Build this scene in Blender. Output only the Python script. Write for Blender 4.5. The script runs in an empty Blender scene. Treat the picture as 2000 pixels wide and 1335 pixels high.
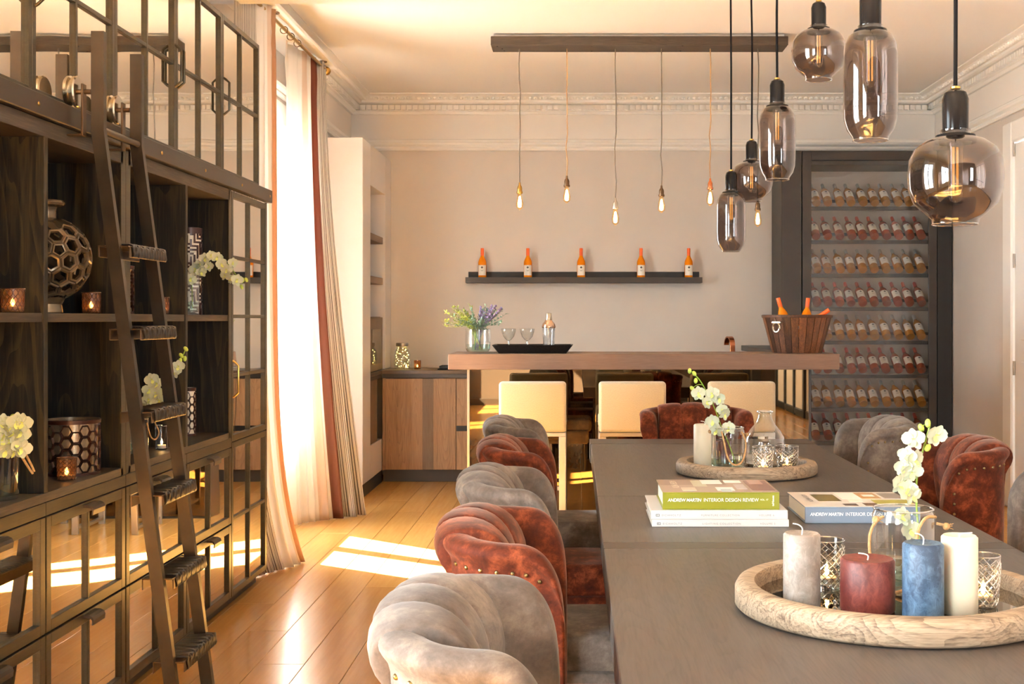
import bpy, bmesh, math, random
from mathutils import Vector, Matrix, Euler
random.seed(7)
C = bpy.context.scene.collection
S = bpy.context.scene
PI = math.pi
R = math.radians
H, F = 1.35, 2400.0           # eye height and focal length in pixels of the 2000-wide photograph

# ------------------------------------------------------------------ camera, world, sun, exposure
cd = bpy.data.cameras.new('camera'); cam = bpy.data.objects.new('camera', cd); C.objects.link(cam)
cam.location = (0, 0, H); cam.rotation_euler = (R(90), 0, 0)
cd.sensor_width = 36; cd.lens = 36 * F / 2000
cd.shift_x = (1000 - 1124) / 2000; cd.shift_y = (622 - 667.5) / 2000
cd.clip_start = 0.05
S.camera = cam
S.view_settings.view_transform = 'Standard'; S.view_settings.look = 'None'
S.view_settings.gamma = 1; S.view_settings.use_curve_mapping = False
S.view_settings.exposure = 1.68
w = bpy.data.worlds.new('sky'); S.world = w; w.use_nodes = True
bg = w.node_tree.nodes['Background']; bg.inputs[0].default_value = (0.84, 0.92, 1.0, 1); bg.inputs[1].default_value = 19.0
S.cycles.max_bounces = 12; S.cycles.diffuse_bounces = 6; S.cycles.glossy_bounces = 6
S.cycles.transmission_bounces = 10; S.cycles.transparent_max_bounces = 24
S.cycles.caustics_reflective = False; S.cycles.caustics_refractive = False
S.cycles.sample_clamp_indirect = 6; S.cycles.use_denoising = True
sl = bpy.data.lights.new('sun', 'SUN'); sun = bpy.data.objects.new('sun', sl); C.objects.link(sun)
sl.energy = 100; sl.color = (1.0, 0.97, 0.93); sl.angle = R(0.6)
_az = Vector((0.40, -0.265, 0)).normalized(); _alt = R(38)
sun.rotation_euler = (Vector((_az.x * math.cos(_alt), _az.y * math.cos(_alt), -math.sin(_alt)))).to_track_quat('-Z', 'Y').to_euler()
sun.location = (-8, 13, 6)

# ------------------------------------------------------------------ geometry helper
class G:
    def __init__(s): s.v = []; s.f = []; s.uv = None
    def add(s, vs, fs):
        n = len(s.v); s.v += [tuple(p) for p in vs]; s.f += [tuple(i + n for i in f) for f in fs]; return s
    def box(s, x0, x1, y0, y1, z0, z1, r=0, seg=1):
        if r <= 0:
            return s.add([(x0,y0,z0),(x1,y0,z0),(x1,y1,z0),(x0,y1,z0),(x0,y0,z1),(x1,y0,z1),(x1,y1,z1),(x0,y1,z1)],
                         [(0,3,2,1),(4,5,6,7),(0,1,5,4),(1,2,6,5),(2,3,7,6),(3,0,4,7)])
        b = bmesh.new(); bmesh.ops.create_cube(b, size=1)
        for q in b.verts: q.co = ((x0+x1)/2 + q.co.x*(x1-x0), (y0+y1)/2 + q.co.y*(y1-y0), (z0+z1)/2 + q.co.z*(z1-z0))
        bmesh.ops.bevel(b, geom=b.edges[:], offset=r, segments=seg, profile=0.5, affect='EDGES')
        return s.bm(b)
    def bm(s, b):
        b.verts.index_update(); vs = [q.co[:] for q in b.verts]; fs = [[q.index for q in f.verts] for f in b.faces]; b.free()
        return s.add(vs, fs)
    def rings(s, rs, closed=True, cap=True, loop=False):
        n = len(rs[0]); vs = [p for r in rs for p in r]; fs = []
        for i in range(len(rs) if loop else len(rs) - 1):
            a, c = i * n, ((i + 1) % len(rs)) * n
            for j in range(n if closed else n - 1):
                k = (j + 1) % n; fs.append((a + j, a + k, c + k, c + j))
        if cap and closed and not loop:
            fs.append(tuple(range(n - 1, -1, -1))); fs.append(tuple((len(rs) - 1) * n + j for j in range(n)))
        return s.add(vs, fs)
    def lathe(s, prof, n=24, c=(0,0,0), cap=False, f=None):
        rs = []
        for r, z in prof:
            ring = []
            for j in range(n):
                a = 2*PI*j/n; ring.append((c[0] + r*math.cos(a), c[1] + r*math.sin(a), c[2] + z))
            rs.append(ring)
        return s.rings(rs, True, cap)
    def cyl(s, r, z0, z1, c=(0,0,0), n=20): return s.lathe([(r,z0),(r,z1)], n, c, True)
    def tube(s, pts, r, n=8, loop=False):
        pts = [Vector(p) for p in pts]; rs = []; m = len(pts); prev = None
        for i, p in enumerate(pts):
            if loop: t = pts[(i+1) % m] - pts[i-1]
            else: t = pts[min(i+1, m-1)] - pts[max(i-1, 0)]
            t.normalize()
            if prev is None:
                u = t.cross(Vector((0,0,1)))
                if u.length < 1e-3: u = Vector((1,0,0))
            else: u = prev - t * prev.dot(t)
            u.normalize(); prev = u; v = t.cross(u); rr = r(i / max(1, m-1)) if callable(r) else r
            rs.append([tuple(p + u*rr*math.cos(2*PI*j/n) + v*rr*math.sin(2*PI*j/n)) for j in range(n)])
        return s.rings(rs, True, True, loop)
    def ball(s, r, c=(0,0,0), n=10, m=6, sz=1.0):
        return s.lathe([(max(1e-4, r*math.sin(PI*i/m)), -r*sz*math.cos(PI*i/m)) for i in range(m+1)], n, c)
    def prism(s, poly, fn, a, b):            # fn(u, v, w) -> xyz ; polygon in (u, v), extruded from a to b
        return s.rings([[fn(u, v, a) for u, v in poly], [fn(u, v, b) for u, v in poly]])
    def turn(s, m):
        s.v = [tuple(m @ Vector(p)) for p in s.v]; return s
    def mesh(s, name, ang=35):
        me = bpy.data.meshes.new(name); me.from_pydata(s.v, [], s.f); me.validate()
        b = bmesh.new(); b.from_mesh(me); bmesh.ops.remove_doubles(b, verts=b.verts, dist=1e-6) if s.uv is None else None
        bmesh.ops.recalc_face_normals(b, faces=b.faces); b.to_mesh(me); b.free()
        if s.uv is not None:
            l = me.uv_layers.new(name='UVMap')
            for lp in me.loops: l.data[lp.index].uv = s.uv[lp.vertex_index]
        if ang:
            me.polygons.foreach_set('use_smooth', [True] * len(me.polygons)); me.set_sharp_from_angle(angle=R(ang))
        return me

def obj(name, g, m, parent=None, loc=None, ang=35, kind=None, label=None):
    me = g if isinstance(g, bpy.types.Mesh) else g.mesh(name, ang)
    if m is not None and len(me.materials) == 0: me.materials.append(m)
    o = bpy.data.objects.new(name, me); C.objects.link(o)
    if parent is not None: o.parent = parent
    if loc is not None: o.location = loc
    if kind: o['kind'] = kind
    if label: o['label'] = label
    return o
def tag(o, label, cat, group=None):
    o['label'] = label; o['category'] = cat
    if group: o['group'] = group
    return o
def thing(name, label, cat, loc=(0,0,0), rz=0, group=None):
    o = bpy.data.objects.new(name, None); C.objects.link(o); o.location = loc; o.rotation_euler = (0,0,rz)
    o.empty_display_size = 0.05
    return tag(o, label, cat, group)
def copy_tree(o, parent=None, label=None, loc=None, rz=None):
    c = o.copy(); C.objects.link(c); c.parent = parent
    for ch in list(o.children): copy_tree(ch, c)
    if label: c['label'] = label
    if loc is not None: c.location = loc
    if rz is not None: c.rotation_euler = (0,0,rz)
    return c
def struct(name, g, m, parent=None, ang=35):
    o = obj(name, g, m, parent, ang=ang)
    if parent is None: o['kind'] = 'structure'
    return o
ORD = ['first','second','third','fourth','fifth','sixth','seventh','eighth','ninth','tenth']

# ------------------------------------------------------------------ materials
def newmat(name):
    m = bpy.data.materials.new(name); m.use_nodes = True; nt = m.node_tree
    return m, nt, nt.nodes['Principled BSDF']
def node(nt, t, ins=None, **kw):
    n = nt.nodes.new(t)
    for k, v in kw.items(): setattr(n, k, v)
    for k, v in (ins or {}).items():
        if isinstance(v, bpy.types.NodeSocket): nt.links.new(v, n.inputs[k])
        else: n.inputs[k].default_value = v
    return n
def c4(c): return (c[0], c[1], c[2], 1)
def hexc(h, g=1.0):
    v = [int(h[i:i+2], 16) / 255 for i in (0, 2, 4)]
    return tuple(g * (x/12.92 if x < 0.04045 else ((x+0.055)/1.055)**2.4) for x in v)
def coords(nt, scale=(1,1,1), kind='Object', rnd=0, rot=(0,0,0)):
    tc = node(nt, 'ShaderNodeTexCoord'); out = tc.outputs[kind]
    if rnd:
        oi = node(nt, 'ShaderNodeObjectInfo'); mu = node(nt, 'ShaderNodeMath', {0: oi.outputs['Random'], 1: rnd}, operation='MULTIPLY')
        out = node(nt, 'ShaderNodeVectorMath', {0: out, 1: mu.outputs[0]}, operation='ADD').outputs[0]
    return node(nt, 'ShaderNodeMapping', {'Vector': out, 'Scale': scale, 'Rotation': rot}).outputs[0]
def ramp(nt, fac, stops, interp='LINEAR'):
    r = node(nt, 'ShaderNodeValToRGB', {'Fac': fac}); cr = r.color_ramp; cr.interpolation = interp
    while len(cr.elements) < len(stops): cr.elements.new(0.5)
    for e, (p, c) in zip(cr.elements, stops): e.position = p; e.color = c4(c)
    return r.outputs[0]
def bump(nt, b, h, st=0.2, dist=0.005):
    n = node(nt, 'ShaderNodeBump', {'Height': h, 'Strength': st, 'Distance': dist}); nt.links.new(n.outputs[0], b.inputs['Normal'])
def simple(name, col, rough=0.5, metal=0, spec=0.5, noise=0, ns=20, **kw):
    m, nt, b = newmat(name); b.inputs['Base Color'].default_value = c4(col); b.inputs['Roughness'].default_value = rough
    b.inputs['Metallic'].default_value = metal; b.inputs['Specular IOR Level'].default_value = spec
    for k, v in kw.items(): b.inputs[k.replace('_', ' ')].default_value = v
    if noise:
        n = node(nt, 'ShaderNodeTexNoise', {'Vector': coords(nt), 'Scale': ns, 'Detail': 5.0})
        lo = tuple(max(0, x*(1-noise)) for x in col); hi = tuple(x*(1+noise) for x in col)
        nt.links.new(ramp(nt, n.outputs[0], [(0.3, lo), (0.7, hi)]), b.inputs['Base Color'])
        bump(nt, b, n.outputs[0], 0.1, 0.002)
    return m
def wood(name, dark, mid, light, axis='Y', sc=1.0, rough=0.45, bst=0.25, rnd=0, spec=0.4, vary=0, rings=0.0, coat=0, freq=60.0):
    m, nt, b = newmat(name)
    lo, hi = 1.2*sc, 22*sc
    s = {'X': (lo,hi,hi), 'Y': (hi,lo,hi), 'Z': (hi,hi,lo)}[axis]
    v = coords(nt, s, rnd=rnd)
    n1 = node(nt, 'ShaderNodeTexNoise', {'Vector': v, 'Scale': 1.0, 'Detail': 6.0, 'Roughness': 0.62, 'Distortion': 0.6})
    n2 = node(nt, 'ShaderNodeTexNoise', {'Vector': v, 'Scale': 7.0, 'Detail': 3.0})
    mx = node(nt, 'ShaderNodeMath', {0: n1.outputs[0], 1: n2.outputs[0]}, operation='ADD')
    f = node(nt, 'ShaderNodeMath', {0: mx.outputs[0], 1: 0.5}, operation='MULTIPLY').outputs[0]
    if rings:
        s2 = {'X': (0.55*sc,5*sc,5*sc), 'Y': (5*sc,0.55*sc,5*sc), 'Z': (5*sc,5*sc,0.55*sc)}[axis]
        v2 = coords(nt, s2, rnd=rnd)
        n3 = node(nt, 'ShaderNodeTexNoise', {'Vector': v2, 'Scale': 1.0, 'Detail': 2.5, 'Roughness': 0.4, 'Distortion': 0.3})
        k = node(nt, 'ShaderNodeMath', {0: n3.outputs[0], 1: freq}, operation='MULTIPLY')
        fr = node(nt, 'ShaderNodeMath', {0: k.outputs[0]}, operation='FRACT')
        pw = node(nt, 'ShaderNodeMath', {0: fr.outputs[0], 1: 2.5}, operation='POWER')
        rm = node(nt, 'ShaderNodeMath', {0: pw.outputs[0], 1: rings}, operation='MULTIPLY'); f = node(nt, 'ShaderNodeMath', {0: f, 1: rm.outputs[0]}, operation='ADD').outputs[0]
    col = ramp(nt, f, [(0.28, dark), (0.5, mid), (0.72, light)])
    if vary:
        oi = node(nt, 'ShaderNodeObjectInfo')
        mr = node(nt, 'ShaderNodeMapRange', {0: oi.outputs['Random'], 3: 1-vary, 4: 1+vary})
        hs = node(nt, 'ShaderNodeHueSaturation', {'Color': col, 'Value': mr.outputs[0]}); col = hs.outputs[0]
    nt.links.new(col, b.inputs['Base Color']); b.inputs['Roughness'].default_value = rough; b.inputs['Specular IOR Level'].default_value = spec
    if coat: b.inputs['Coat Weight'].default_value = coat; b.inputs['Coat Roughness'].default_value = 0.24
    if bst: bump(nt, b, f, bst, 0.0012)
    return m
def glass(name, tint=(1,1,1), base=0.06, power=4.0, rough=0.0, top=0.85, texture=None):
    m = bpy.data.materials.new(name); m.use_nodes = True; nt = m.node_tree; nt.nodes.clear()
    lw = node(nt, 'ShaderNodeLayerWeight', {'Blend': 0.5})
    p = node(nt, 'ShaderNodeMath', {0: lw.outputs['Facing'], 1: power}, operation='POWER')
    a = node(nt, 'ShaderNodeMath', {0: p.outputs[0], 1: top}, operation='MULTIPLY')
    a = node(nt, 'ShaderNodeMath', {0: a.outputs[0], 1: base}, operation='ADD', use_clamp=True)
    tr = node(nt, 'ShaderNodeBsdfTransparent', {0: c4(tint)}); gl = node(nt, 'ShaderNodeBsdfGlossy', {0: (1,1,1,1), 'Roughness': rough})
    if texture:
        vo = node(nt, 'ShaderNodeTexVoronoi', {'Vector': coords(nt), 'Scale': texture}); bp = node(nt, 'ShaderNodeBump', {'Height': vo.outputs[0], 'Strength': 0.7, 'Distance': 0.01})
        nt.links.new(bp.outputs[0], gl.inputs['Normal']); nt.links.new(bp.outputs[0], lw.inputs['Normal'])
    mx = node(nt, 'ShaderNodeMixShader', {0: a.outputs[0], 1: tr.outputs[0], 2: gl.outputs[0]})
    o = node(nt, 'ShaderNodeOutputMaterial', {0: mx.outputs[0]}); return m
def emit(name, col, st):
    m = bpy.data.materials.new(name); m.use_nodes = True; nt = m.node_tree; nt.nodes.clear()
    e = node(nt, 'ShaderNodeEmission', {0: c4(col), 1: st}); node(nt, 'ShaderNodeOutputMaterial', {0: e.outputs[0]}); return m
def mirror(name, col, rough=0.02, wav=0.0):
    m, nt, b = newmat(name); b.inputs['Base Color'].default_value = c4(col); b.inputs['Metallic'].default_value = 1; b.inputs['Roughness'].default_value = rough
    if wav:
        n = node(nt, 'ShaderNodeTexNoise', {'Vector': coords(nt, rnd=9), 'Scale': 2.2, 'Detail': 1.0}); bump(nt, b, n.outputs[0], wav, 0.02)
    return m
def velvet(name, dark, mid, light, sheen=0.7, sc=9, tint=(1,1,1), rnd=5):
    m, nt, b = newmat(name)
    n = node(nt, 'ShaderNodeTexNoise', {'Vector': coords(nt, rnd=rnd), 'Scale': sc, 'Detail': 9.0, 'Roughness': 0.72, 'Distortion': 0.25})
    nt.links.new(ramp(nt, n.outputs[0], [(0.30, dark), (0.5, mid), (0.68, light)]), b.inputs['Base Color'])
    b.inputs['Roughness'].default_value = 0.75; b.inputs['Specular IOR Level'].default_value = 0.15
    b.inputs['Sheen Weight'].default_value = sheen; b.inputs['Sheen Roughness'].default_value = 0.35; b.inputs['Sheen Tint'].default_value = c4(tint)
    n2 = node(nt, 'ShaderNodeTexNoise', {'Vector': coords(nt), 'Scale': 260.0, 'Detail': 2.0}); bump(nt, b, n2.outputs[0], 0.12, 0.002)
    return m
def wax(name, c1, c2, sss=0.15, sc=60, rough=0.5):
    m, nt, b = newmat(name)
    v = coords(nt, (1,1,0.7)); n = node(nt, 'ShaderNodeTexNoise', {'Vector': v, 'Scale': sc, 'Detail': 8.0, 'Roughness': 0.75, 'Distortion': 1.2})
    n2 = node(nt, 'ShaderNodeTexNoise', {'Vector': v, 'Scale': sc*0.2, 'Detail': 3.0})
    mx = node(nt, 'ShaderNodeMath', {0: n.outputs[0], 1: n2.outputs[0]}, operation='ADD'); mh = node(nt, 'ShaderNodeMath', {0: mx.outputs[0], 1: 0.5}, operation='MULTIPLY')
    nt.links.new(ramp(nt, mh.outputs[0], [(0.42, c1), (0.62, c2)]), b.inputs['Base Color'])
    b.inputs['Subsurface Weight'].default_value = sss; b.inputs['Subsurface Radius'].default_value = (0.02, 0.012, 0.008); b.inputs['Subsurface Scale'].default_value = 0.3
    b.inputs['Roughness'].default_value = rough; bump(nt, b, n.outputs[0], 0.15, 0.002); return m

M = {}
M['wall'] = simple('wall_paint', hexc('d3cac1'), 0.85, noise=0.02, ns=3)
M['frieze'] = simple('frieze_paint', hexc('e7e1da'), 0.8)
M['trim'] = simple('trim_paint', hexc('efebe5'), 0.6)
M['ceiling'] = simple('ceiling_paint', hexc('f2f0ee'), 0.9)
M['white'] = simple('white_lacquer', hexc('e4ddd8'), 0.35)
M['plinth'] = simple('dark_plinth', hexc('3a322d'), 0.45)
M['floor'] = wood('oak_floor', hexc('b78240'), hexc('c08b48'), hexc('c99551'), 'Y', 0.45, 0.2, 0.0, rnd=40, spec=0.8, vary=0.06)
M['subfloor'] = simple('subfloor', hexc('6b4a28'), 0.8)
M['blackoak'] = wood('black_oak', hexc('0b0908'), hexc('13100e'), hexc('352c1a'), 'Z', 1.2, 0.5, 0.4, rnd=30, rings=0.22, freq=14)
M['shelfoak'] = wood('shelf_oak', hexc('2a231d'), hexc('3c332b'), hexc('5b4e40'), 'Y', 1.2, 0.5, 0.3, rnd=20)
M['frame'] = wood('cabinet_frame', hexc('40392c'), hexc('4a4233'), hexc('554c3a'), 'Y', 1.5, 0.33, 0.1, rnd=20)
M['frame'].node_tree.nodes['Principled BSDF'].inputs['Metallic'].default_value = 0.55
M['steel'] = simple('brown_steel', hexc('4d443d'), 0.38, 0.6, noise=0.18, ns=14)
M['rail'] = simple('rail_steel', hexc('463c34'), 0.35, 0.5, noise=0.06, ns=9)
M['ladder'] = simple('ladder_steel', hexc('51473d'), 0.3, 0.8, noise=0.22, ns=9)
M['chrome'] = simple('bright_steel', hexc('d5cdbd'), 0.2, 1.0)
M['satin'] = simple('satin_steel', hexc('b9b0a4'), 0.35, 1.0)
M['brass'] = simple('brass', hexc('b08d4a'), 0.3, 1.0)
M['oldbrass'] = simple('aged_brass', hexc('6b5540'), 0.38, 0.9)
M['copper'] = simple('copper', hexc('c07a55'), 0.25, 1.0)
M['leather'] = simple('brown_leather', hexc('241d18'), 0.38, noise=0.15, ns=40)
M['mirror'] = mirror('cabinet_mirror', hexc('efe6d6'), 0.015, 0.05)
M['bronze'] = mirror('bronze_mirror', hexc('756249'), 0.015)
M['tabletop'] = wood('grey_oak', hexc('39332f'), hexc('4c4540'), hexc('554e48'), 'Y', 1.3, 0.38, 0.12, rings=-0.11, spec=0.4, freq=34)
M['tableband'] = wood('grey_oak_band', hexc('372f2a'), hexc('3e3530'), hexc('453c36'), 'X', 0.8, 0.4, 0.05, spec=0.4)
M['tablesteel'] = simple('table_steel', hexc('3a3c42'), 0.35, 0.6)
M['barwood'] = wood('bar_top_oak', hexc('6b5344'), hexc('765c4c'), hexc('816756'), 'X', 1.6, 0.5, 0.12)
M['planka'] = wood('cupboard_oak', hexc('86664a'), hexc('a07c5b'), hexc('b08c68'), 'Z', 0.9, 0.5, 0.2, rnd=30, vary=0.06, rings=-0.15)
M['plankb'] = wood('cupboard_oak_dark', hexc('6a533e'), hexc('78614c'), hexc('847059'), 'Z', 1.2, 0.5, 0.1, rnd=30)
M['worktop'] = simple('worktop', hexc('5d4a38'), 0.3, noise=0.06)
M['greyvel'] = velvet('taupe_velvet', hexc('403833'), hexc('5f5650'), hexc('82786e'), 0.15, 10)
M['rustvel'] = velvet('rust_velvet', hexc('250d06'), hexc('4f1f0e'), hexc('824227'), 0.25, 19, (1.0,0.75,0.6))
M['nail'] = simple('nailhead_brass', hexc('8d7a52'), 0.28, 1.0)
M['linen'] = simple('linen', hexc('b2a791'), 0.9, noise=0.08, ns=160, Sheen_Weight=0.3)
M['darkwood'] = simple('dark_wood_leg', hexc('2b211a'), 0.4)
M['smoke'] = glass('smoked_glass', (0.42, 0.355, 0.335), 0.06, 3.2)
M['clear'] = glass('clear_glass', (0.92, 0.94, 0.935), 0.07, 1.9)
M['rim'] = glass('glass_lip', (0.75, 0.79, 0.79), 0.25, 2.0)
M['smokecut'] = glass('smoked_cut_glass', (0.70, 0.70, 0.69), 0.08, 2.4, 0.0, 0.8)
M['clearcut'] = glass('clear_cut_glass', (0.90, 0.91, 0.92), 0.08, 2.4, 0.0, 0.8)
M['relief_smoked_cut_glass'] = glass('smoked_relief', (0.42, 0.42, 0.41), 0.3, 1.2, 0.05, 0.6)
M['relief_clear_cut_glass'] = glass('clear_relief', (0.78, 0.79, 0.80), 0.35, 1.2, 0.05, 0.6)
M['pane'] = glass('window_glass', (0.96, 0.98, 0.97), 0.05, 4.0)
M['fridgepane'] = glass('cabinet_glass', (0.93, 0.92, 0.91), 0.04, 4.0)
M['water'] = glass('water', (0.80, 0.90, 0.86), 0.06, 3.0)
M['black'] = simple('black_gloss', (0.008, 0.007, 0.007), 0.14, spec=0.12)
M['blackmat'] = simple('black_matt', (0.018, 0.016, 0.015), 0.5)
M['cord'] = simple('black_cord', (0.006, 0.0055, 0.006), 0.9, spec=0.1)
M['cordgrey'] = simple('grey_twisted_cord', hexc('6d655b'), 0.8)
M['cordgold'] = simple('gold_twisted_cord', hexc('a9855c'), 0.8)
M['bulb'] = emit('lit_bulb', (1.0, 0.66, 0.28), 14)
M['amberglass'] = glass('amber_bulb_glass', (1.0, 0.84, 0.6), 0.06, 3.0)
M['filament'] = emit('filament', (1.0, 0.45, 0.10), 0.8)  # pendants are off; faint orange glow put into their filament material
M['flame'] = emit('flame', (1.0, 0.55, 0.18), 22)
M['fairy'] = emit('fairy_light', (1.0, 0.72, 0.15), 6)
M['plank'] = wood('reclaimed_plank', hexc('3a312a'), hexc('4a4037'), hexc('5d5247'), 'X', 1.0, 0.6, 0.3, rings=-0.15)
M['orange'] = simple('orange_foil', hexc('f0621a'), 0.35)
M['redfoil'] = simple('red_foil', hexc('b8402c'), 0.4)
M['silverfoil'] = simple('silver_foil', hexc('a3a49d'), 0.4, 0.3)
def wine(name, c, t=0.55):
    return simple(name, c, 0.06, spec=0.6, Transmission_Weight=t, IOR=1.2)
M['rosewine'] = wine('orange_wine', hexc('f08a14'), 0.15)
M['amber'] = simple('amber_wine', hexc('a8701e'), 0.08, spec=0.6)
M['pink'] = simple('red_wine', hexc('8e3a1c'), 0.08, spec=0.6)
M['greenneck'] = simple('bottle_glass', hexc('4a3d22'), 0.08, spec=0.6)
M['paper'] = simple('label_paper', hexc('e9e2d6'), 0.7)
M['ink'] = simple('ink', hexc('4b463f'), 0.7)
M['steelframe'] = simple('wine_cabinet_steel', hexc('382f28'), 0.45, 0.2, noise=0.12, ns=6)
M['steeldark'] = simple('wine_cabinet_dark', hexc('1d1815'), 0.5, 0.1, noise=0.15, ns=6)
M['rack'] = simple('rack_steel', hexc('1c1815'), 0.4, 0.3)
M['traywood'] = wood('tray_pine', hexc('5d4c3c'), hexc('94816b'), hexc('a8957f'), 'X', 2.0, 0.6, 0.5, rings=-0.16, freq=30)
M['traymirror'] = mirror('tray_mirror', hexc('8f8470'), 0.03)
M['waxgrey'] = wax('grey_wax', hexc('776d64'), hexc('a29991'))
M['waxrust'] = wax('rust_wax', hexc('4a120d'), hexc('7a3a30'))
M['waxblue'] = wax('blue_wax', hexc('223850'), hexc('5f7b96'))
M['waxwhite'] = wax('ivory_wax', hexc('d3c8b0'), hexc('dacfb9'), 0.3, 8)
M['wick'] = simple('wick', hexc('efe9df'), 0.8)
M['rope'] = simple('jute_rope', hexc('a88459'), 0.9, noise=0.25, ns=120)
M['petal'] = simple('orchid_petal', hexc('c3c4aa'), 0.6, Subsurface_Weight=0.2)
M['lip'] = simple('orchid_lip', hexc('d7dc7c'), 0.6)
M['stem'] = simple('orchid_stem', hexc('7f9a33'), 0.5)
M['bud'] = simple('orchid_bud', hexc('b4c653'), 0.5)
M['herb'] = simple('herb_leaf', hexc('9aa64a'), 0.6, noise=0.3, ns=9)
M['herbgrey'] = simple('grey_herb_leaf', hexc('6f8a78'), 0.6)
M['lavender'] = simple('lavender', hexc('7d6f94'), 0.7)
M['greenpage'] = simple('olive_cover', hexc('7e7f1c'), 0.4)
M['bluepage'] = simple('slate_blue_cover', hexc('6c7b8e'), 0.4)
M['whitepage'] = simple('white_cover', hexc('c6c5c4'), 0.35)
M['pages'] = simple('page_block', hexc('e9e0cd'), 0.8)
M['print'] = simple('white_print', hexc('f4f3ec'), 0.6)
M['greyprint'] = simple('grey_print', hexc('6d7177'), 0.6)
M['darkprint'] = simple('dark_print', hexc('565a60'), 0.6)
M['lantern'] = simple('lantern_brown', hexc('3d211a'), 0.3, 0.3)
M['lanterngold'] = simple('lantern_glass', hexc('b59d80'), 0.18, 0.8, noise=0.35, ns=30)
M['lanternwhite'] = simple('lantern_white', hexc('e9e0cf'), 0.5)  # even off-white for the lantern glass
M['ceramic'] = simple('glazed_weave', hexc('6a5a47'), 0.22, 0.55, noise=0.4, ns=14)
M['votive'] = simple('votive_amber', hexc('8a5a2b'), 0.2, Transmission_Weight=0.5)
M['bucketa'] = wood('stave_brown', hexc('2a170d'), hexc('5b3822'), hexc('8a5a38'), 'Z', 2.2, 0.5, 0.3, rnd=60, vary=0.6)
M['shakerglass'] = glass('shaker_glass', (0.86, 0.92, 0.97), 0.2, 2.0)
M['brownblock'] = simple('niche_shelf', hexc('8a7361'), 0.6)
M['outside'] = simple('terrace_stone', hexc('b9b2a6'), 0.8)

# ------------------------------------------------------------------ the room
XL, XR, YB, YF, ZC = -1.95, 3.12, 10.65, -2.6, 3.27
def wall_with_openings(axis, pos, thick, a0, a1, z1, ops):       # ops: (a0, a1, z0, z1)
    g = G()
    def b(u0, u1, v0, v1):
        if u1 - u0 < 1e-4 or v1 - v0 < 1e-4: return
        lo, hi = min(pos, pos + thick), max(pos, pos + thick)
        if axis == 'X': g.box(lo, hi, u0, u1, v0, v1)
        else: g.box(u0, u1, lo, hi, v0, v1)
    cur = a0
    for (u0, u1, v0, v1) in sorted(ops):
        b(cur, u0, 0, z1); b(u0, u1, 0, v0); b(u0, u1, v1, z1); cur = u1
    b(cur, a1, 0, z1); return g
WIN_L = [(-2.3, -0.3, 0.0, 2.62), (0.9, 2.2, 0.0, 2.62), (7.1, 8.26, 0.0, 2.62)]
WIN_F = [(1.95, 2.75, 0.0, 2.62)]
struct('wall_left', wall_with_openings('X', XL, -0.3, YF, YB, ZC, WIN_L), M['wall'])
struct('wall_right', wall_with_openings('X', XR, 0.2, YF, YB, ZC, [(7.86, 8.72, 0, 2.6)]), M['wall'])
struct('wall_back', G().box(XL-0.3, XR+0.2, YB, YB+0.2, 0, ZC), M['wall'])
struct('wall_front', wall_with_openings('Y', YF, -0.3, XL-0.3, XR+0.2, ZC, WIN_F), simple('bounce_cut_dark', hexc('4a3f37'), 0.7))  # unseen end wall coloured dark to dim the bar mirror and cut bounce
struct('ceiling', G().box(XL-0.3, XR+0.2, YF-0.3, YB+0.2, ZC, ZC+0.2), M['ceiling'])
fl = struct('floor', G().box(XL-0.3, XR+0.2, YF-0.3, YB+0.2, -0.12, -0.02), M['subfloor'])
pm = G().box(-0.0915, 0.0915, -0.95, 0.95, -0.02, 0, 0.0012).mesh('floor_plank'); pm.materials.append(M['floor'])
k = 0
for i in range(28):
    off = ((i * 0.73) % 1.0) * 1.9
    y = YF - 1.0 + off
    while y < YB + 0.9:
        if y + 0.95 > YF: obj('floor_plank', pm, None, fl, (XL + 0.06 + i*0.1845, y, 0)); k += 1
        y += 1.902
# cornice: picture rail, frieze, dentil band, crown
def run(name, prof, p0, p1, nrm, m, parent=None):                # profile (out, z) extruded from p0 to p1
    g = G(); rs = []
    for p in (p0, p1): rs.append([(p[0] + nrm[0]*o, p[1] + nrm[1]*o, z) for o, z in prof])
    g.rings(rs); return struct(name, g, m, parent, ang=20)
CROWN = [(0,3.115),(0.03,3.115),(0.04,3.135),(0.06,3.14),(0.06,3.19),(0.10,3.195),(0.115,3.205),(0.118,3.222),(0.135,3.224),(0.165,3.25),(0.2,3.262),(0.2,ZC),(0,ZC)]
RAIL = [(0,2.805),(0.022,2.805),(0.03,2.82),(0.024,2.835),(0.045,2.85),(0.052,2.868),(0.05,2.872),(0.03,2.876),(0.028,2.892),(0.012,2.905),(0,2.905)]
FRZ = [(0,2.9),(0.006,2.9),(0.006,3.12),(0,3.12)]
sides = [('back', (XL,YB), (XR,YB), (0,-1)), ('left', (XL,YF), (XL,YB), (1,0)), ('right', (XR,YF), (XR,YB), (-1,0))]
n = 0
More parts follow.
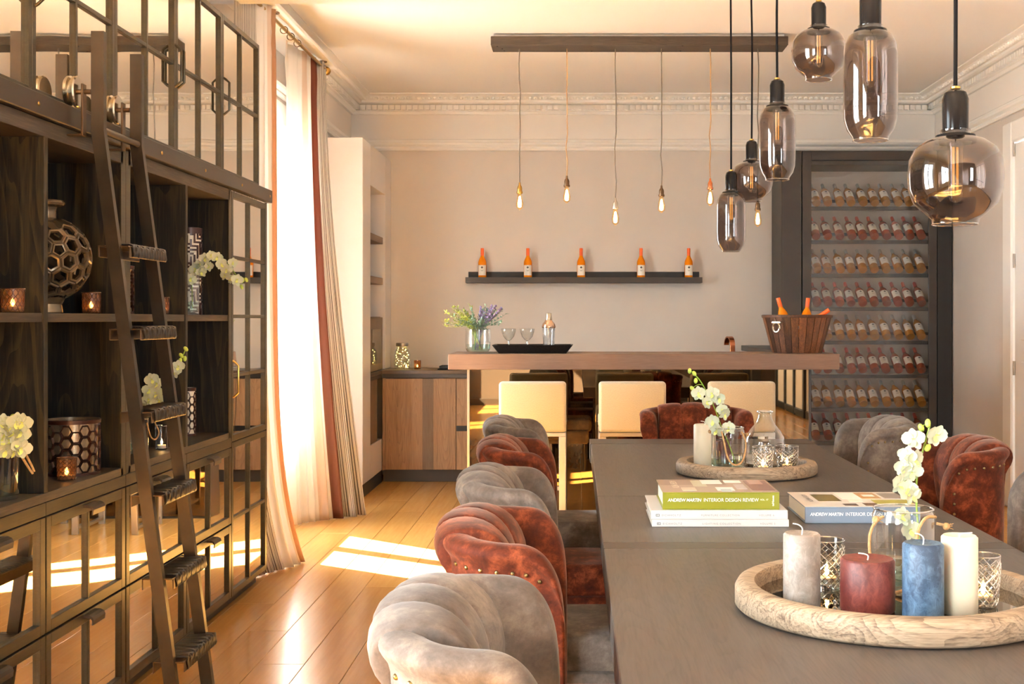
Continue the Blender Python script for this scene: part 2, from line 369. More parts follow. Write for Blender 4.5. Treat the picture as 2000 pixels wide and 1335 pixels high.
for nm, a, b, nr in sides:
    n += 1; t = run('trim_%d' % n, CROWN, a, b, nr, M['trim'])
    g = G(); L = math.hypot(b[0]-a[0], b[1]-a[1]); cnt = int(L/0.05)
    for i in range(cnt):
        s = (i + 0.5) * L / cnt; cx, cy = a[0] + (b[0]-a[0])*s/L, a[1] + (b[1]-a[1])*s/L
        x0, x1 = (cx-0.017, cx+0.017) if nr[1] else sorted((cx + nr[0]*0.058, cx + nr[0]*0.092))
        y0, y1 = (cy-0.017, cy+0.017) if nr[0] else sorted((cy + nr[1]*0.058, cy + nr[1]*0.092))
        g.box(x0, x1, y0, y1, 3.146, 3.186)
    obj('dentil_row', g, M['trim'], t, kind='stuff')
    g = G(); cnt = int(L/0.045)
    for i in range(cnt):
        s = (i + 0.5) * L / cnt; cx, cy = a[0] + (b[0]-a[0])*s/L, a[1] + (b[1]-a[1])*s/L
        g.ball(0.017, (cx + nr[0]*0.146, cy + nr[1]*0.146, 3.234), 6, 4)
    obj('leaf_moulding', g, M['trim'], t, kind='stuff')
    n += 1; run('trim_%d' % n, FRZ, a, b, nr, M['frieze'])
    n += 1; run('trim_%d' % n, RAIL, a, b, nr, M['trim'])
struct('beam', G().box(XL, XR, 5.95, 6.45, 3.0, ZC, 0.004), M['ceiling'])
BB = [(0,0),(0.016,0),(0.016,0.1),(0.01,0.108),(0,0.108)]
run('baseboard_right', BB, (XR,YF), (XR,7.7), (-1,0), M['plinth'])
run('baseboard_right', BB, (XR,8.92), (XR,10.1), (-1,0), M['trim'])
run('baseboard_front', BB, (XL,YF), (1.75,YF), (0,1), M['plinth'])
run('baseboard_left', BB, (XL,2.2), (XL,3.0), (1,0), M['plinth'])

def window(no, axis, pos, out, a0, a1, z1, dark=False):
    fm = M['blackmat'] if dark else M['trim']; d = 0.12 * out
    def bx(g, u0, u1, w0, w1, v0, v1):
        lo, hi = sorted((pos + d + w0*out, pos + d + w1*out))
        return g.box(lo, hi, u0, u1, v0, v1, 0.003) if axis == 'X' else g.box(u0, u1, lo, hi, v0, v1, 0.003)
    g = G(); mid = (a0 + a1) / 2
    bx(g, a0, a0+0.05, 0, 0.08, 0, z1); bx(g, a1-0.05, a1, 0, 0.08, 0, z1); bx(g, a0+0.05, a1-0.05, 0, 0.08, z1-0.06, z1)
    o = struct('window_%d' % no, g, fm)
    for u0, u1 in ((a0+0.05, mid), (mid, a1-0.05)):
        s = G(); bx(s, u0, u0+0.055, 0.01, 0.06, 0.01, z1-0.06); bx(s, u1-0.055, u1, 0.01, 0.06, 0.01, z1-0.06)
        bx(s, u0+0.055, u1-0.055, 0.01, 0.06, z1-0.13, z1-0.06); bx(s, u0+0.055, u1-0.055, 0.01, 0.06, 0.01, 0.64)
        sash = obj('casement', s, fm, o)
        for v0, v1 in ((0.64, 1.9), (1.93, z1-0.13)):
            p = G(); bx(p, u0+0.05, u1-0.05, 0.03, 0.036, v0, v1); obj('pane', p, M['pane'], sash)
        q = G(); bx(q, u0+0.055, u1-0.055, 0.015, 0.055, 1.9, 1.93); obj('glazing_bar', q, fm, sash)
    c = G()                                                       # casing on the room side
    def cs(u0, u1, v0, v1):
        lo, hi = sorted((pos, pos - 0.025*out))
        c.box(lo, hi, u0, u1, v0, v1, 0.006) if axis == 'X' else c.box(u0, u1, lo, hi, v0, v1, 0.006)
    cs(a0-0.15, a0, 0, z1+0.15); cs(a1, a1+0.15, 0, z1+0.15); cs(a0, a1, z1, z1+0.15)
    obj('casing', c, M['trim'] if not dark else M['blackmat'], o)
    return o
for i, (a0, a1, z0, z1) in enumerate(WIN_L): window(3 - i, 'X', XL, -1, a0, a1, z1)
for i, (a0, a1, z0, z1) in enumerate(WIN_F): window(4 + i, 'Y', YF, -1, a0, a1, z1, True)
struct('terrace_ground', G().box(-9, -2.25, -8, 14, -0.4, -0.1), M['outside'])

struct('trim_10', G().box(XL, -1.67, 6.1, 8.62, 3.099, 3.125, 0.002), M['trim'])
# door in the right-hand wall
g = G().box(XR-0.004, XR+0.04, 7.865, 8.715, 0.01, 2.59, 0.003)
for z0, z1 in ((0.25, 1.05), (1.2, 2.4)):
    g.box(XR-0.012, XR+0.0, 8.0, 8.58, z0, z1, 0.006)
dr = struct('door_1', g, M['trim'])
obj('casing', G().box(XR-0.03, XR+0.02, 8.72, 8.9, 0, 2.75, 0.012).box(XR-0.03, XR+0.02, 7.68, 7.86, 0, 2.75, 0.012).box(XR-0.03, XR+0.02, 7.86, 8.72, 2.6, 2.75, 0.012), M['trim'], dr)
for z in (2.55, 1.76, 1.0):
    obj('hinge', G().cyl(0.009, z-0.05, z+0.05, (XR-0.012, 8.708, 0), 10), M['satin'], dr)

d2 = G()
for y in (-2.3, -1.55, -0.8, -0.05): d2.box(XR-0.04, XR, y-0.045, y+0.045, 0, 2.6, 0.003)
for z in (0.06, 0.95, 2.55): d2.box(XR-0.035, XR, -2.3, -0.05, z-0.04, z+0.04, 0.003)
d2 = struct('door_2', d2, M['blackmat'])
for y in (-2.3, -1.55, -0.8): obj('door_panel', G().box(XR-0.012, XR, y+0.045, y+0.705, 0.1, 0.91).box(XR-0.012, XR, y+0.045, y+0.705, 0.99, 2.51), M['trim'], d2)

# ------------------------------------------------------------------ library wall on the left
XF, XU = -1.59, -1.615                                            # face of the lower units, face of the upper units
YC = [2.36, 3.02, 3.69, 4.345, 5.025, 5.68, 6.325]
YU = [2.33, 2.99, 3.655, 4.31, 4.97, 5.62, 6.275]
XK = XL + 0.012
place = ['nearest to the camera', 'second from the camera', 'third from the camera', 'fourth from the camera', 'fifth from the camera', 'at the curtain end']
def fbox(g, y0, y1, z0, z1, d0, d1, face=XF, r=0.0015): return g.box(face - d1, face - d0, y0, y1, z0, z1, r)
def leaf(parent, y0, y1, z0, z1, rows, cols, face, name, fw=0.028, mw=0.016):
    """a framed, mirrored leaf: frame, muntins and one pane per light"""
    g = G(); fbox(g, y0, y0+fw, z0, z1, 0, 0.022, face); fbox(g, y1-fw, y1, z0, z1, 0, 0.022, face)
    fbox(g, y0+fw, y1-fw, z0, z0+fw, 0, 0.022, face); fbox(g, y0+fw, y1-fw, z1-fw, z1, 0, 0.022, face)
    o = obj(name, g, M['frame'], parent)
    ys = [y0+fw + (y1-y0-2*fw)*i/cols for i in range(cols+1)]; zs = [z0+fw + (z1-z0-2*fw)*i/rows for i in range(rows+1)]
    for i in range(1, cols): obj('muntin', fbox(G(), ys[i]-mw/2, ys[i]+mw/2, z0+fw, z1-fw, 0.001, 0.02, face), M['frame'], o)
    for i in range(1, rows): obj('muntin', fbox(G(), y0+fw, y1-fw, zs[i]-mw/2, zs[i]+mw/2, 0.002, 0.019, face), M['frame'], o)
    for i in range(rows):
        for j in range(cols):
            obj('mirror_pane', fbox(G(), ys[j]-0.004, ys[j+1]+0.004, zs[i]-0.004, zs[i+1]+0.004, 0.012, 0.018, face, 0), M['mirror'], o)
    return o
def loop_handle(parent, y, z, h, face, m):
    x = face; pts = [(x-0.002, y, z-h/2), (x+0.008, y, z-h/2+0.006), (x+0.026, y, z-h/2+0.022), (x+0.026, y, z+h/2-0.022), (x+0.008, y, z+h/2-0.006), (x-0.002, y, z+h/2)]
    obj('handle', G().tube(pts, 0.0055, 8), m, parent)
for i in range(6):
    y0, y1 = YU[i], YU[i+1]
    u = thing('mirrored_wall_cupboard', 'dark framed cupboard of mirrored panes above the ladder rail, ' + place[i], 'cupboard', (0,0,0), 0, 'mirrored cupboards above the ladder rail')
    obj('cabinet_body', G().box(XK, XU-0.024, y0, y1, 2.015, 2.75), M['blackoak'], u)
    lf = leaf(u, y0+0.001, y1-0.001, 2.015, 2.745, 2, 2, XU, 'door', 0.024)
    if i in (2, 5): loop_handle(lf, y0+0.02, 2.37, 0.17, XU, M['frame'])
    if i == 4: loop_handle(lf, y0+0.02, 2.37, 0.17, XU, M['frame'])
    if i == 3: loop_handle(lf, y1-0.014, 2.37, 0.17, XU, M['frame'])
# ladder rail
lr = thing('ladder_rail', 'flat dark steel rail along the library wall carrying the rolling ladder', 'rail', (0,0,0))
obj('rail_bar', G().box(XF-0.012, XF+0.022, YC[0], 6.36, 1.947, 2.012, 0.003), M['rail'], lr)
y = 2.6
for y in (2.45, 2.98, 3.59, 4.13, 4.66, 5.21, 5.78, 6.31):
    obj('screw', G().lathe([(0.0001,0.003),(0.005,0.002),(0.0075,-0.001)], 12).turn(Matrix.Translation((XF+0.0225, y, 1.978)) @ Matrix.Rotation(R(90), 4, 'Y')), M['brass'], lr)
# open bookcases: two carcasses of two bays, plus one bay nearer the camera
def bookcase(y0, y1, ymid, lab):
    b = thing('open_bookcase', lab, 'bookcase', (0,0,0), 0, 'black oak bookcases under the ladder rail')
    z0, z1 = 0.80, 1.945; xb = XK
    obj('back_panel', G().box(xb, xb+0.012, y0, y1, z0, z1), M['blackoak'], b)
    obj('side_panel', G().box(xb+0.012, XF-0.004, y0+0.004, y0+0.026, z0, z1, 0.001), M['blackoak'], b)
    obj('side_panel', G().box(xb+0.012, XF-0.004, y1-0.026, y1-0.004, z0, z1, 0.001), M['blackoak'], b)
    obj('face_strip', G().box(XF-0.004, XF, y1-0.045, y1-0.001, z0, z1, 0.0008).box(XF-0.004, XF, y0+0.001, y0+0.045, z0, z1, 0.0008), M['frame'], b)
    obj('top_panel', G().box(xb+0.012, XF, y0+0.026, y1-0.026, z1-0.05, z1, 0.001), M['shelfoak'], b)
    obj('bottom_panel', G().box(xb+0.012, XF, y0+0.026, y1-0.026, z0, z0+0.027, 0.001), M['shelfoak'], b)
    if ymid: obj('divider', G().box(xb+0.012, XF, ymid-0.014, ymid+0.014, z0+0.027, z1-0.05, 0.001), M['blackoak'], b)
    for a, c in (((y0+0.026, ymid-0.014), (ymid+0.014, y1-0.026)) if ymid else ((y0+0.026, y1-0.026),)):
        obj('shelf', G().box(xb+0.012, XF-0.006, *((a, c)), 1.34, 1.367, 0.001), M['shelfoak'], b)
    return b
bookcase(YC[1], YC[3], YC[2], 'black oak open bookcase behind the ladder, holding the pierced vase')
bookcase(YC[3], YC[5], YC[4], 'black oak open bookcase right of the ladder, holding the orchids and fretwork lantern')
bookcase(YC[0], YC[1], None, 'black oak open bookcase outside the frame, nearest to the camera')
# drawers below: every column a unit with two mirrored drawers
def pull(parent, y, z):
    prof = [(0.0,0.012),(0.018,0.012),(0.03,0.006),(0.034,-0.004),(0.032,-0.02),(0.028,-0.02),(0.029,-0.006),(0.024,0.002),(0.0,0.004)]
    g = G().prism(prof, lambda u, v, t: (XF + u, y + t, z + v), -0.05, 0.05)
    o = obj('drawer_pull', g, M['steel'], parent, ang=20)
    return o
for i in range(5):
    y0, y1 = YC[i], YC[i+1]
    u = thing('mirrored_drawer_unit', 'two stacked mirrored drawers in a bronze frame under the bookcase, ' + place[i], 'drawers', (0,0,0), 0, 'mirrored drawer units under the bookcases')
    obj('unit_body', G().box(XK, XF-0.024, y0, y1, 0.06, 0.798), M['blackoak'], u)
    obj('top_strip', fbox(G(), y0+0.001, y1-0.001, 0.758, 0.798, 0, 0.024), M['frame'], u)
    for z0, z1 in ((0.405, 0.754), (0.062, 0.398)):
        d = leaf(u, y0+0.004, y1-0.004, z0, z1, 1, 2, XF, 'drawer', 0.034)
        pull(d, (y0+y1)/2, z1-0.018)
tc = thing('tall_mirrored_cabinet', 'tall narrow cabinet with mirrored doors at the curtain end of the library', 'cabinet', (0,0,0))
obj('cabinet_body', G().box(XK, XF-0.024, YC[5]+0.001, YC[6], 0.06, 1.945), M['blackoak'], tc)
obj('end_panel', G().box(XK, XF, YC[6], YC[6]+0.006, 0.06, 1.945), M['frame'], tc)
d1 = leaf(tc, YC[5]+0.004, YC[6]-0.002, 0.782, 1.94, 4, 2, XF, 'upper_door'); loop_handle(d1, YC[5]+0.022, 1.07, 0.17, XF, M['brass'])
leaf(tc, YC[5]+0.004, YC[6]-0.002, 0.062, 0.776, 2, 2, XF, 'lower_door')
tag(obj('cabinet_plinth', G().box(XK, XF-0.05, YC[0], YC[6]-0.02, 0, 0.06), M['plinth']), 'dark recessed plinth running along the floor under the library wall', 'plinth')

# ------------------------------------------------------------------ rolling ladder
LD = thing('library_ladder', 'leaning bronze steel library ladder with woven leather treads on rollers', 'ladder', (0,0,0))
YN, YFR, XT, XBOT = 3.867, 4.204, -1.50, -1.245
def rail_x(z): return XT + (XBOT - XT) * (1.94 - z) / 1.94
for y in (YN, YFR):
    g = G(); w_, t_ = 0.02, 0.0125; rs = []
    for z in (0.0, 1.0, 1.90, 1.94, 1.98, 2.252):
        x = rail_x(z) if z <= 1.94 else XT
        rs.append([(x-w_, y-t_, z), (x+w_, y-t_, z), (x+w_, y+t_, z), (x-w_, y+t_, z)])
    g.rings(rs); obj('side_rail', g, M['ladder'], LD, ang=25)
    # roller carried on an arm hooked over the rail bar
    wh = G().lathe([(0.001,-0.018),(0.046,-0.018),(0.05,-0.014),(0.05,-0.006),(0.04,-0.004),(0.04,0.004),(0.05,0.006),(0.05,0.014),(0.046,0.018),(0.001,0.018)], 32)
    cx = XF + 0.004
    ws = obj('roller', wh.turn(Matrix.Translation((cx+0.012, y-0.012, 2.061)) @ Matrix.Rotation(R(90), 4, 'Y')), M['chrome'], LD)
    obj('axle', G().tube([(cx-0.0, y-0.012, 2.061), (XT-0.02, y-0.012, 2.061)], 0.008, 12), M['oldbrass'], ws)
    obj('roller_bracket', G().box(cx+0.04, cx+0.046, y-0.027, y+0.003, 1.925, 2.085, 0.001).box(XF-0.02, cx+0.046, y-0.027, y+0.003, 1.922, 1.928, 0.001), M['oldbrass'], LD)
obj('tie_bar', G().tube([(XT+0.004, YN, 1.945), (XT+0.004, YFR, 1.945)], 0.012, 14), M['ladder'], LD)
sm = G()
pr = [(-0.002,-0.036),(-0.0055,-0.030),(-0.004,-0.006),(-0.001,0.002),(0.004,0.0045),(0.085,0.0045)]
strap_pts = [(0.045 - 0.0 + 0.003, -0.034), (0.049, -0.028), (0.0495, -0.006), (0.045, 0.003), (0.038, 0.006), (-0.035, 0.006), (-0.043, 0.003)]
def strap_mesh(mirrored):
    rs = []
    for k, (u, v) in enumerate(strap_pts):
        sh = 0.006 * (1 if k % 2 else -1) * (-1 if mirrored else 1) if 0 < k < 6 else 0
        rs.append([(u, -0.0115 + sh, v), (u + 0.001, 0 + sh, v + 0.003 if 2 < k < 6 else v), (u, 0.0115 + sh, v), (u-0.002, 0+sh, v-0.002)])
    g = G().rings(rs); me = g.mesh('leather_strap', 60); me.materials.append(M['leather']); return me
smesh = [strap_mesh(False), strap_mesh(True)]
for q, z in enumerate((1.58, 1.318, 1.056, 0.794, 0.532, 0.27)):
    x = rail_x(z) - 0.0
    g = G().box(x-0.05, x+0.046, YN-0.0, YFR+0.02, z-0.004, z, 0.0008)
    g.box(x+0.042, x+0.046, YN+0.014, YFR+0.02, z-0.036, z-0.004, 0.0008).box(x-0.05, x-0.046, YN-0.0, YFR+0.02, z-0.036, z-0.004, 0.0008)
    t = obj('tread', g, M['oldbrass'], LD)
    for j in range(13):
        obj('leather_strap', smesh[j % 2], None, t, (x, YN + 0.045 + j*0.0245, z))

# ------------------------------------------------------------------ curtains and rod
def fabric(name, stops, stripe):
    """woven stripes: colours by position across the cloth; stripe=(u0,u1,count,col)"""
    m = bpy.data.materials.new(name); m.use_nodes = True; nt = m.node_tree; nt.nodes.clear()
    tc = node(nt, 'ShaderNodeTexCoord'); sx = node(nt, 'ShaderNodeSeparateXYZ', {0: tc.outputs['UV']}); u = sx.outputs[0]
    col = ramp(nt, u, stops, 'CONSTANT')
    u0, u1, cnt, sc_ = stripe
    mr = node(nt, 'ShaderNodeMapRange', {0: u, 1: u0, 2: u1, 3: 0.0, 4: float(cnt)}, clamp=False)
    fr = node(nt, 'ShaderNodeMath', {0: mr.outputs[0]}, operation='FRACT')
    on = ramp(nt, fr.outputs[0], [(0.0, (1,1,1)), (0.10, (0,0,0)), (0.30, (1,1,1)), (0.42, (0,0,0)), (0.78, (1,1,1)), (0.84, (0,0,0))], 'CONSTANT')
    a = node(nt, 'ShaderNodeMath', {0: u, 1: u0}, operation='GREATER_THAN'); b = node(nt, 'ShaderNodeMath', {0: u, 1: u1}, operation='LESS_THAN')
    ab = node(nt, 'ShaderNodeMath', {0: a.outputs[0], 1: b.outputs[0]}, operation='MULTIPLY')
    f = node(nt, 'ShaderNodeMath', {0: ab.outputs[0], 1: on}, operation='MULTIPLY')
    mx = node(nt, 'ShaderNodeMix', {0: f.outputs[0], 6: col, 7: c4(sc_)}, data_type='RGBA')
    c = mx.outputs[2]
    d = node(nt, 'ShaderNodeBsdfDiffuse', {0: c}); t = node(nt, 'ShaderNodeBsdfTranslucent', {0: c})
    gl = node(nt, 'ShaderNodeBsdfGlossy', {0: (1,0.95,0.9,1), 'Roughness': 0.5})
    s1 = node(nt, 'ShaderNodeMixShader', {0: 0.5, 1: d.outputs[0], 2: t.outputs[0]}); s2 = node(nt, 'ShaderNodeMixShader', {0: 0.04, 1: s1.outputs[0], 2: gl.outputs[0]})
    node(nt, 'ShaderNodeOutputMaterial', {0: s2.outputs[0]}); return m
cream, sand, rust, taupe, dk = hexc('f2eeea'), hexc('e2d0c2'), hexc('7d4230'), hexc('e6e1da'), hexc('62564f')
M['curtainA'] = fabric('striped_curtain_cloth', [(0, taupe), (0.50, cream), (0.80, sand), (0.93, hexc('b58a66'))], (0.0, 0.50, 11, dk))
M['curtainB'] = fabric('banded_curtain_cloth', [(0, cream), (0.40, sand), (0.50, cream), (0.60, rust), (0.76, taupe)], (0.76, 1.0, 9, dk))
def curtain(name, label, m, top, bot, folds, amp, ztop, seed, flare=2.0, extra=None, zb=0.006):
    rnd = random.Random(seed); NU, NV = folds*14, 46; ph = [rnd.uniform(-0.5, 0.5) for _ in range(folds + 2)]
    g = G(); g.uv = []
    for j in range(NV + 1):
        v = j / NV; z = ztop - v * (ztop - zb)
        k = v ** flare
        for i in range(NU + 1):
            u = i / NU
            x = top[0][0]*(1-u) + top[1][0]*u; y = top[0][1]*(1-u) + top[1][1]*u
            xb = bot[0][0]*(1-u) + bot[1][0]*u; yb = bot[0][1]*(1-u) + bot[1][1]*u
            px, py = x*(1-k) + xb*k, y*(1-k) + yb*k
            dx, dy = bot[1][0]-bot[0][0] + (top[1][0]-top[0][0]), bot[1][1]-bot[0][1] + (top[1][1]-top[0][1]); L = math.hypot(dx, dy); nx, ny = dy/L, -dx/L
            w_ = 0.8*math.sin(2*PI*folds*u + 0.9*math.sin(2.4*v + seed + 4*u)) * (0.65 + 0.35*math.sin(5.1*u + 2*v + seed)) + 0.22*math.sin(2*PI*(2.3*folds)*u + seed + 3*v)*(0.4+0.6*v)
            pin = min(1.0, abs(v - 0.045) / 0.04) if v < 0.09 else 1.0
            A = amp * (0.55 + 0.7*v) * (0.35 + 0.65*pin)
            sag = 0.012*math.sin(23*u + seed) * max(0, v - 0.93) / 0.07
            g.v.append((px + nx*A*w_, py + ny*A*w_, z + 0)); g.uv.append((u, v))
    for j in range(NV):
        for i in range(NU):
            a = j*(NU+1) + i; g.f.append((a, a+1, a+NU+2, a+NU+1))
    o = obj(name, g, m, ang=180); so = o.modifiers.new('cloth', 'SOLIDIFY'); so.thickness = 0.0025
    return tag(o, label, 'curtain', 'striped curtains at the window')
ca = curtain('striped_curtain', 'pale curtain with fine dark stripes hanging right beside the library end', M['curtainA'], ((-1.77,6.37),(-1.69,6.90)), ((-1.66,6.43),(-1.50,6.80)), 5, 0.03, 3.085, 3, 7.0)
cb = curtain('striped_curtain', 'sunlit cream curtain with a rust band, hanging nearest to the white tall cupboard', M['curtainB'], ((-1.82,7.66),(-1.70,8.40)), ((-1.86,8.02),(-1.48,8.45)), 5, 0.05, 3.085, 8, 1.7)
rod = thing('curtain_rod', 'thin brass curtain rod with a ball finial fixed below the ceiling cornice', 'curtain rod', (0,0,0))
obj('pole', G().tube([(-1.72, 6.15, 3.06), (-1.72, 8.46, 3.06)], 0.011, 12), M['brass'], rod)
obj('finial', G().ball(0.03, (-1.72, 8.49, 3.06), 16, 10), M['brass'], rod)
for y in (7.02, 8.36):
    obj('bracket', G().tube([(-1.72, y, 3.06), (-1.72, y, 3.097)], 0.005, 8).lathe([(0.03, 3.093), (0.03, 3.0985)], 16, (-1.72, y, 0), True), M['oldbrass'], rod)
for y in (7.25, 7.42, 7.6):
    obj('ring', G().tube([(-1.72 + 0.022*math.cos(a), y + 0.004*math.sin(a), 3.052 + 0.022*math.sin(a)) for a in [2*PI*i/16 for i in range(16)]], 0.003, 6, True), M['oldbrass'], rod)

# ------------------------------------------------------------------ tall white cupboard with niche on the left, counter along the back wall
tw = thing('tall_white_cupboard', 'tall white lacquered cupboard with an open side niche left of the bar', 'cupboard', (0,0,0))
tx, ty0, ty1, tz = -1.598, 9.23, 10.64, 2.71
obj('front_panel', G().box(XK, tx, ty0, 9.575, 0.10, tz, 0.003), M['white'], tw)
obj('over_panel', G().box(XK, tx, 9.577, 10.32, 2.39, tz, 0.002), M['white'], tw)
obj('end_panel', G().box(XK, tx, 10.322, ty1, 0.93, tz, 0.002), M['white'], tw)
obj('niche_back', G().box(XK, XK+0.02, 9.575, 10.322, 0.93, 2.39), M['white'], tw)
obj('lower_panel', G().box(XK, tx, 9.577, 9.77, 0.1, 0.36, 0.002), M['white'], tw)
obj('lower_panel', G().box(XK, tx-0.012, 9.577, 9.98, 0.36, 0.86, 0.002), M['plankb'], tw)
obj('lower_panel', G().box(XK, tx-0.002, 9.772, 10.158, 0.1, 0.36, 0.002), M['white'], tw)
obj('plinth', G().box(XK, tx-0.004, ty0+0.004, 10.17, 0, 0.10), M['plinth'], tw)
for z in (1.975, 1.635): obj('shelf', G().box(XK+0.02, tx-0.02, 9.576, 10.321, z, z+0.055, 0.002), M['brownblock'], tw)
bc = thing('oak_base_cupboard', 'oak fronted base cupboard with vertical boards behind the bar', 'cupboard', (0,0,0))
cy = 10.16
obj('cupboard_body', G().box(-1.575, 1.70, cy+0.022, YB-0.005, 0.1, 0.86), M['plankb'], bc)
obj('filler_strip', G().box(-1.596, -1.572, cy, cy+0.3, 0.1, 0.86, 0.001), M['planka'], bc)
xs = [-1.57, -1.355, -1.265, -1.175, -0.99]
dcol = [M['planka'], M['planka'], M['plankb'], M['planka']]
dp = obj('door', G().box(-1.57, -0.99, cy+0.008, cy+0.02, 0.102, 0.855), M['plankb'], bc)
for i in range(4): obj('board', G().box(xs[i], xs[i+1], cy, cy+0.008, 0.102, 0.855, 0.0006), dcol[i], dp)
for xx in (-0.985, -0.385, 0.215, 0.815):
    for z0, z1 in ((0.102, 0.42), (0.465, 0.855)):
        dw = obj('drawer', G().box(xx, xx+0.595, cy+0.008, cy+0.02, z0, z1), M['plankb'], bc)
        for i in range(4): obj('board', G().box(xx + 0.595*i/4, xx + 0.595*(i+1)/4, cy, cy+0.008, z0, z1, 0.0006), dcol[(i+1) % 4], dw)
    obj('grip_recess', G().box(xx, xx+0.595, cy+0.012, cy+0.022, 0.42, 0.465), M['blackmat'], bc)
obj('plinth', G().box(-1.594, 1.70, cy+0.03, cy+0.06, 0, 0.1), M['plinth'], bc)
wt = thing('back_worktop', 'dark bronze worktop running along the back wall over the oak cupboards', 'worktop', (0,0,0))
obj('slab', G().box(-1.598, 1.70, cy-0.03, YB-0.004, 0.895, 0.925, 0.003).box(XK+0.02, -1.598, 9.577, 10.32, 0.895, 0.925, 0.003), M['worktop'], wt)
obj('grip_channel', G().box(-1.596, 1.70, cy-0.012, cy+0.02, 0.862, 0.895).box(-1.63, -1.604, 9.577, 10.15, 0.862, 0.895), M['plinth'], wt)
ov = thing('niche_oven', 'brown framed compact oven with a mirrored door in the niche', 'oven', (0,0,0.926))
obj('casing', G().box(XK+0.04, -1.625, 9.62, 10.25, 0, 0.44, 0.004), M['brownblock'], ov)
obj('door_frame', G().box(-1.625, -1.607, 9.63, 10.24, 0.005, 0.435, 0.003), M['plankb'], ov)
obj('door_glass', G().box(-1.606, -1.603, 9.69, 10.12, 0.06, 0.34), M['bronze'], ov)
tk = obj('stacked_tray', G().box(-1.88, -1.66, 9.66, 9.95, 0, 0.022, 0.006), M['blackmat'], loc=(0,0,1.367)); tag(tk, 'black tray stacked lowest on the niche oven', 'tray')
tk2 = obj('stacked_tray', G().box(-1.87, -1.67, 9.67, 9.94, 0, 0.02, 0.006), M['blackmat'], loc=(0,0,1.390)); tag(tk2, 'black tray lying on another tray on the niche oven', 'tray')
def wineglass(lab, loc, grp, s=1.0):
    t = thing('wine_glass', lab, 'glass', loc, 0, grp)
    obj('bowl', G().lathe([(0.004,0.085),(0.022,0.098),(0.036,0.13),(0.038,0.16),(0.032,0.215)], 20), M['clear'], t)
    obj('stem', G().lathe([(0.033,0.0),(0.032,0.002),(0.006,0.008),(0.004,0.02),(0.004,0.085)], 16), M['rim'], t)
    return t
wineglass('tall wine glass on the upper niche shelf, nearer the white front panel', (-1.67, 9.70, 2.031), 'wine glasses in the niche')
wineglass('tall wine glass on the upper niche shelf, second in from the front', (-1.72, 9.86, 2.031), 'wine glasses in the niche')
wineglass('tall wine glass on the lower niche shelf, nearer the white front panel', (-1.67, 9.69, 1.691), 'wine glasses in the niche')
wineglass('tall wine glass on the lower niche shelf, second in from the front', (-1.73, 9.86, 1.691), 'wine glasses in the niche')
# fairy-light jar, small candles and hob on the worktop
fj = thing('fairy_light_jar', 'big glass jar filled with yellow fairy lights on the back worktop', 'jar', (-1.46, 10.36, 0.926))
obj('jar_glass', G().lathe([(0.001,0.002),(0.062,0.002),(0.07,0.012),(0.071,0.13),(0.066,0.16),(0.052,0.178),(0.05,0.195)], 28), M['clear'], fj)
obj('jar_lid', G().lathe([(0.053,0.192),(0.055,0.196),(0.055,0.216),(0.052,0.221),(0.0001,0.221)], 28), M['satin'], fj)
rr = random.Random(4); pts = []
for i in range(60):
    a, zz = i*1.15, 0.015 + 0.165*i/59; r_ = 0.052 + rr.uniform(-0.012, 0.006)
    pts.append((r_*math.cos(a)*(1 if zz < 0.15 else 0.75), r_*math.sin(a)*(1 if zz < 0.15 else 0.75), zz))
wr = obj('light_wire', G().tube(pts, 0.0008, 4), M['brass'], fj)
bm_ = G().ball(0.0032, n=8, m=5).mesh('fairy_bulb'); bm_.materials.append(M['fairy'])
for i in range(0, 60, 2): obj('fairy_bulb', bm_, None, wr, pts[i])
def votive(name, lab, loc, r, h, gm, wm=None, lit=True, grp=None, taper=1.0, cat='candle holder', fm=None):
    t = thing(name, lab, cat, loc, 0, grp)
    obj('holder', G().lathe([(0.0005,0.004),(r*0.86*taper,0.002),(r*0.9*taper,0.012),(r,h)], 32), gm, t)
    obj('lip', G().tube([(r*math.cos(2*PI*i/32), r*math.sin(2*PI*i/32), h) for i in range(32)], 0.0014, 6, True), M['rim'] if fm is None else fm, t)
    tl = obj('tealight', G().lathe([(0.0005,0.016),(r*0.55,0.016),(r*0.58,0.018),(r*0.58,0.005),(0.0005,0.005)], 20), M['waxwhite'] if wm is None else wm, t)
    if lit: obj('flame', G().lathe([(0.0003,0.018),(0.0035,0.024),(0.0045,0.029),(0.002,0.038),(0.0003,0.043)], 10), M['flame'], tl)
    return t
votive('tealight_glass', 'lit amber tealight glass on the back worktop, right of the fairy jar', (-1.325, 10.30, 0.926), 0.03, 0.075, M['votive'])
votive('tealight_glass', 'lit clear tealight glass in front of the fairy jar', (-1.41, 10.235, 0.926), 0.027, 0.06, M['clear'])
hb = thing('gas_hob', 'black gas hob with cast pan supports on the back worktop', 'hob', (-0.93, 10.38, 0.926))
obj('hob_plate', G().box(-0.22, 0.22, -0.15, 0.15, 0, 0.008, 0.003), M['black'], hb)
for sx in (-0.12, 0.1):
    for k in range(3): obj('pan_support', G().box(sx-0.09, sx+0.09, -0.1+0.09*k, -0.088+0.09*k, 0.008, 0.03, 0.002), M['blackmat'], hb)
    obj('burner', G().cyl(0.04, 0.008, 0.02, (sx, 0.0, 0)), M['blackmat'], hb)
fc = thing('copper_tap', 'arched copper tap standing behind the bar', 'tap', (1.285, 10.40, 0.926))
g = G(); rs = []
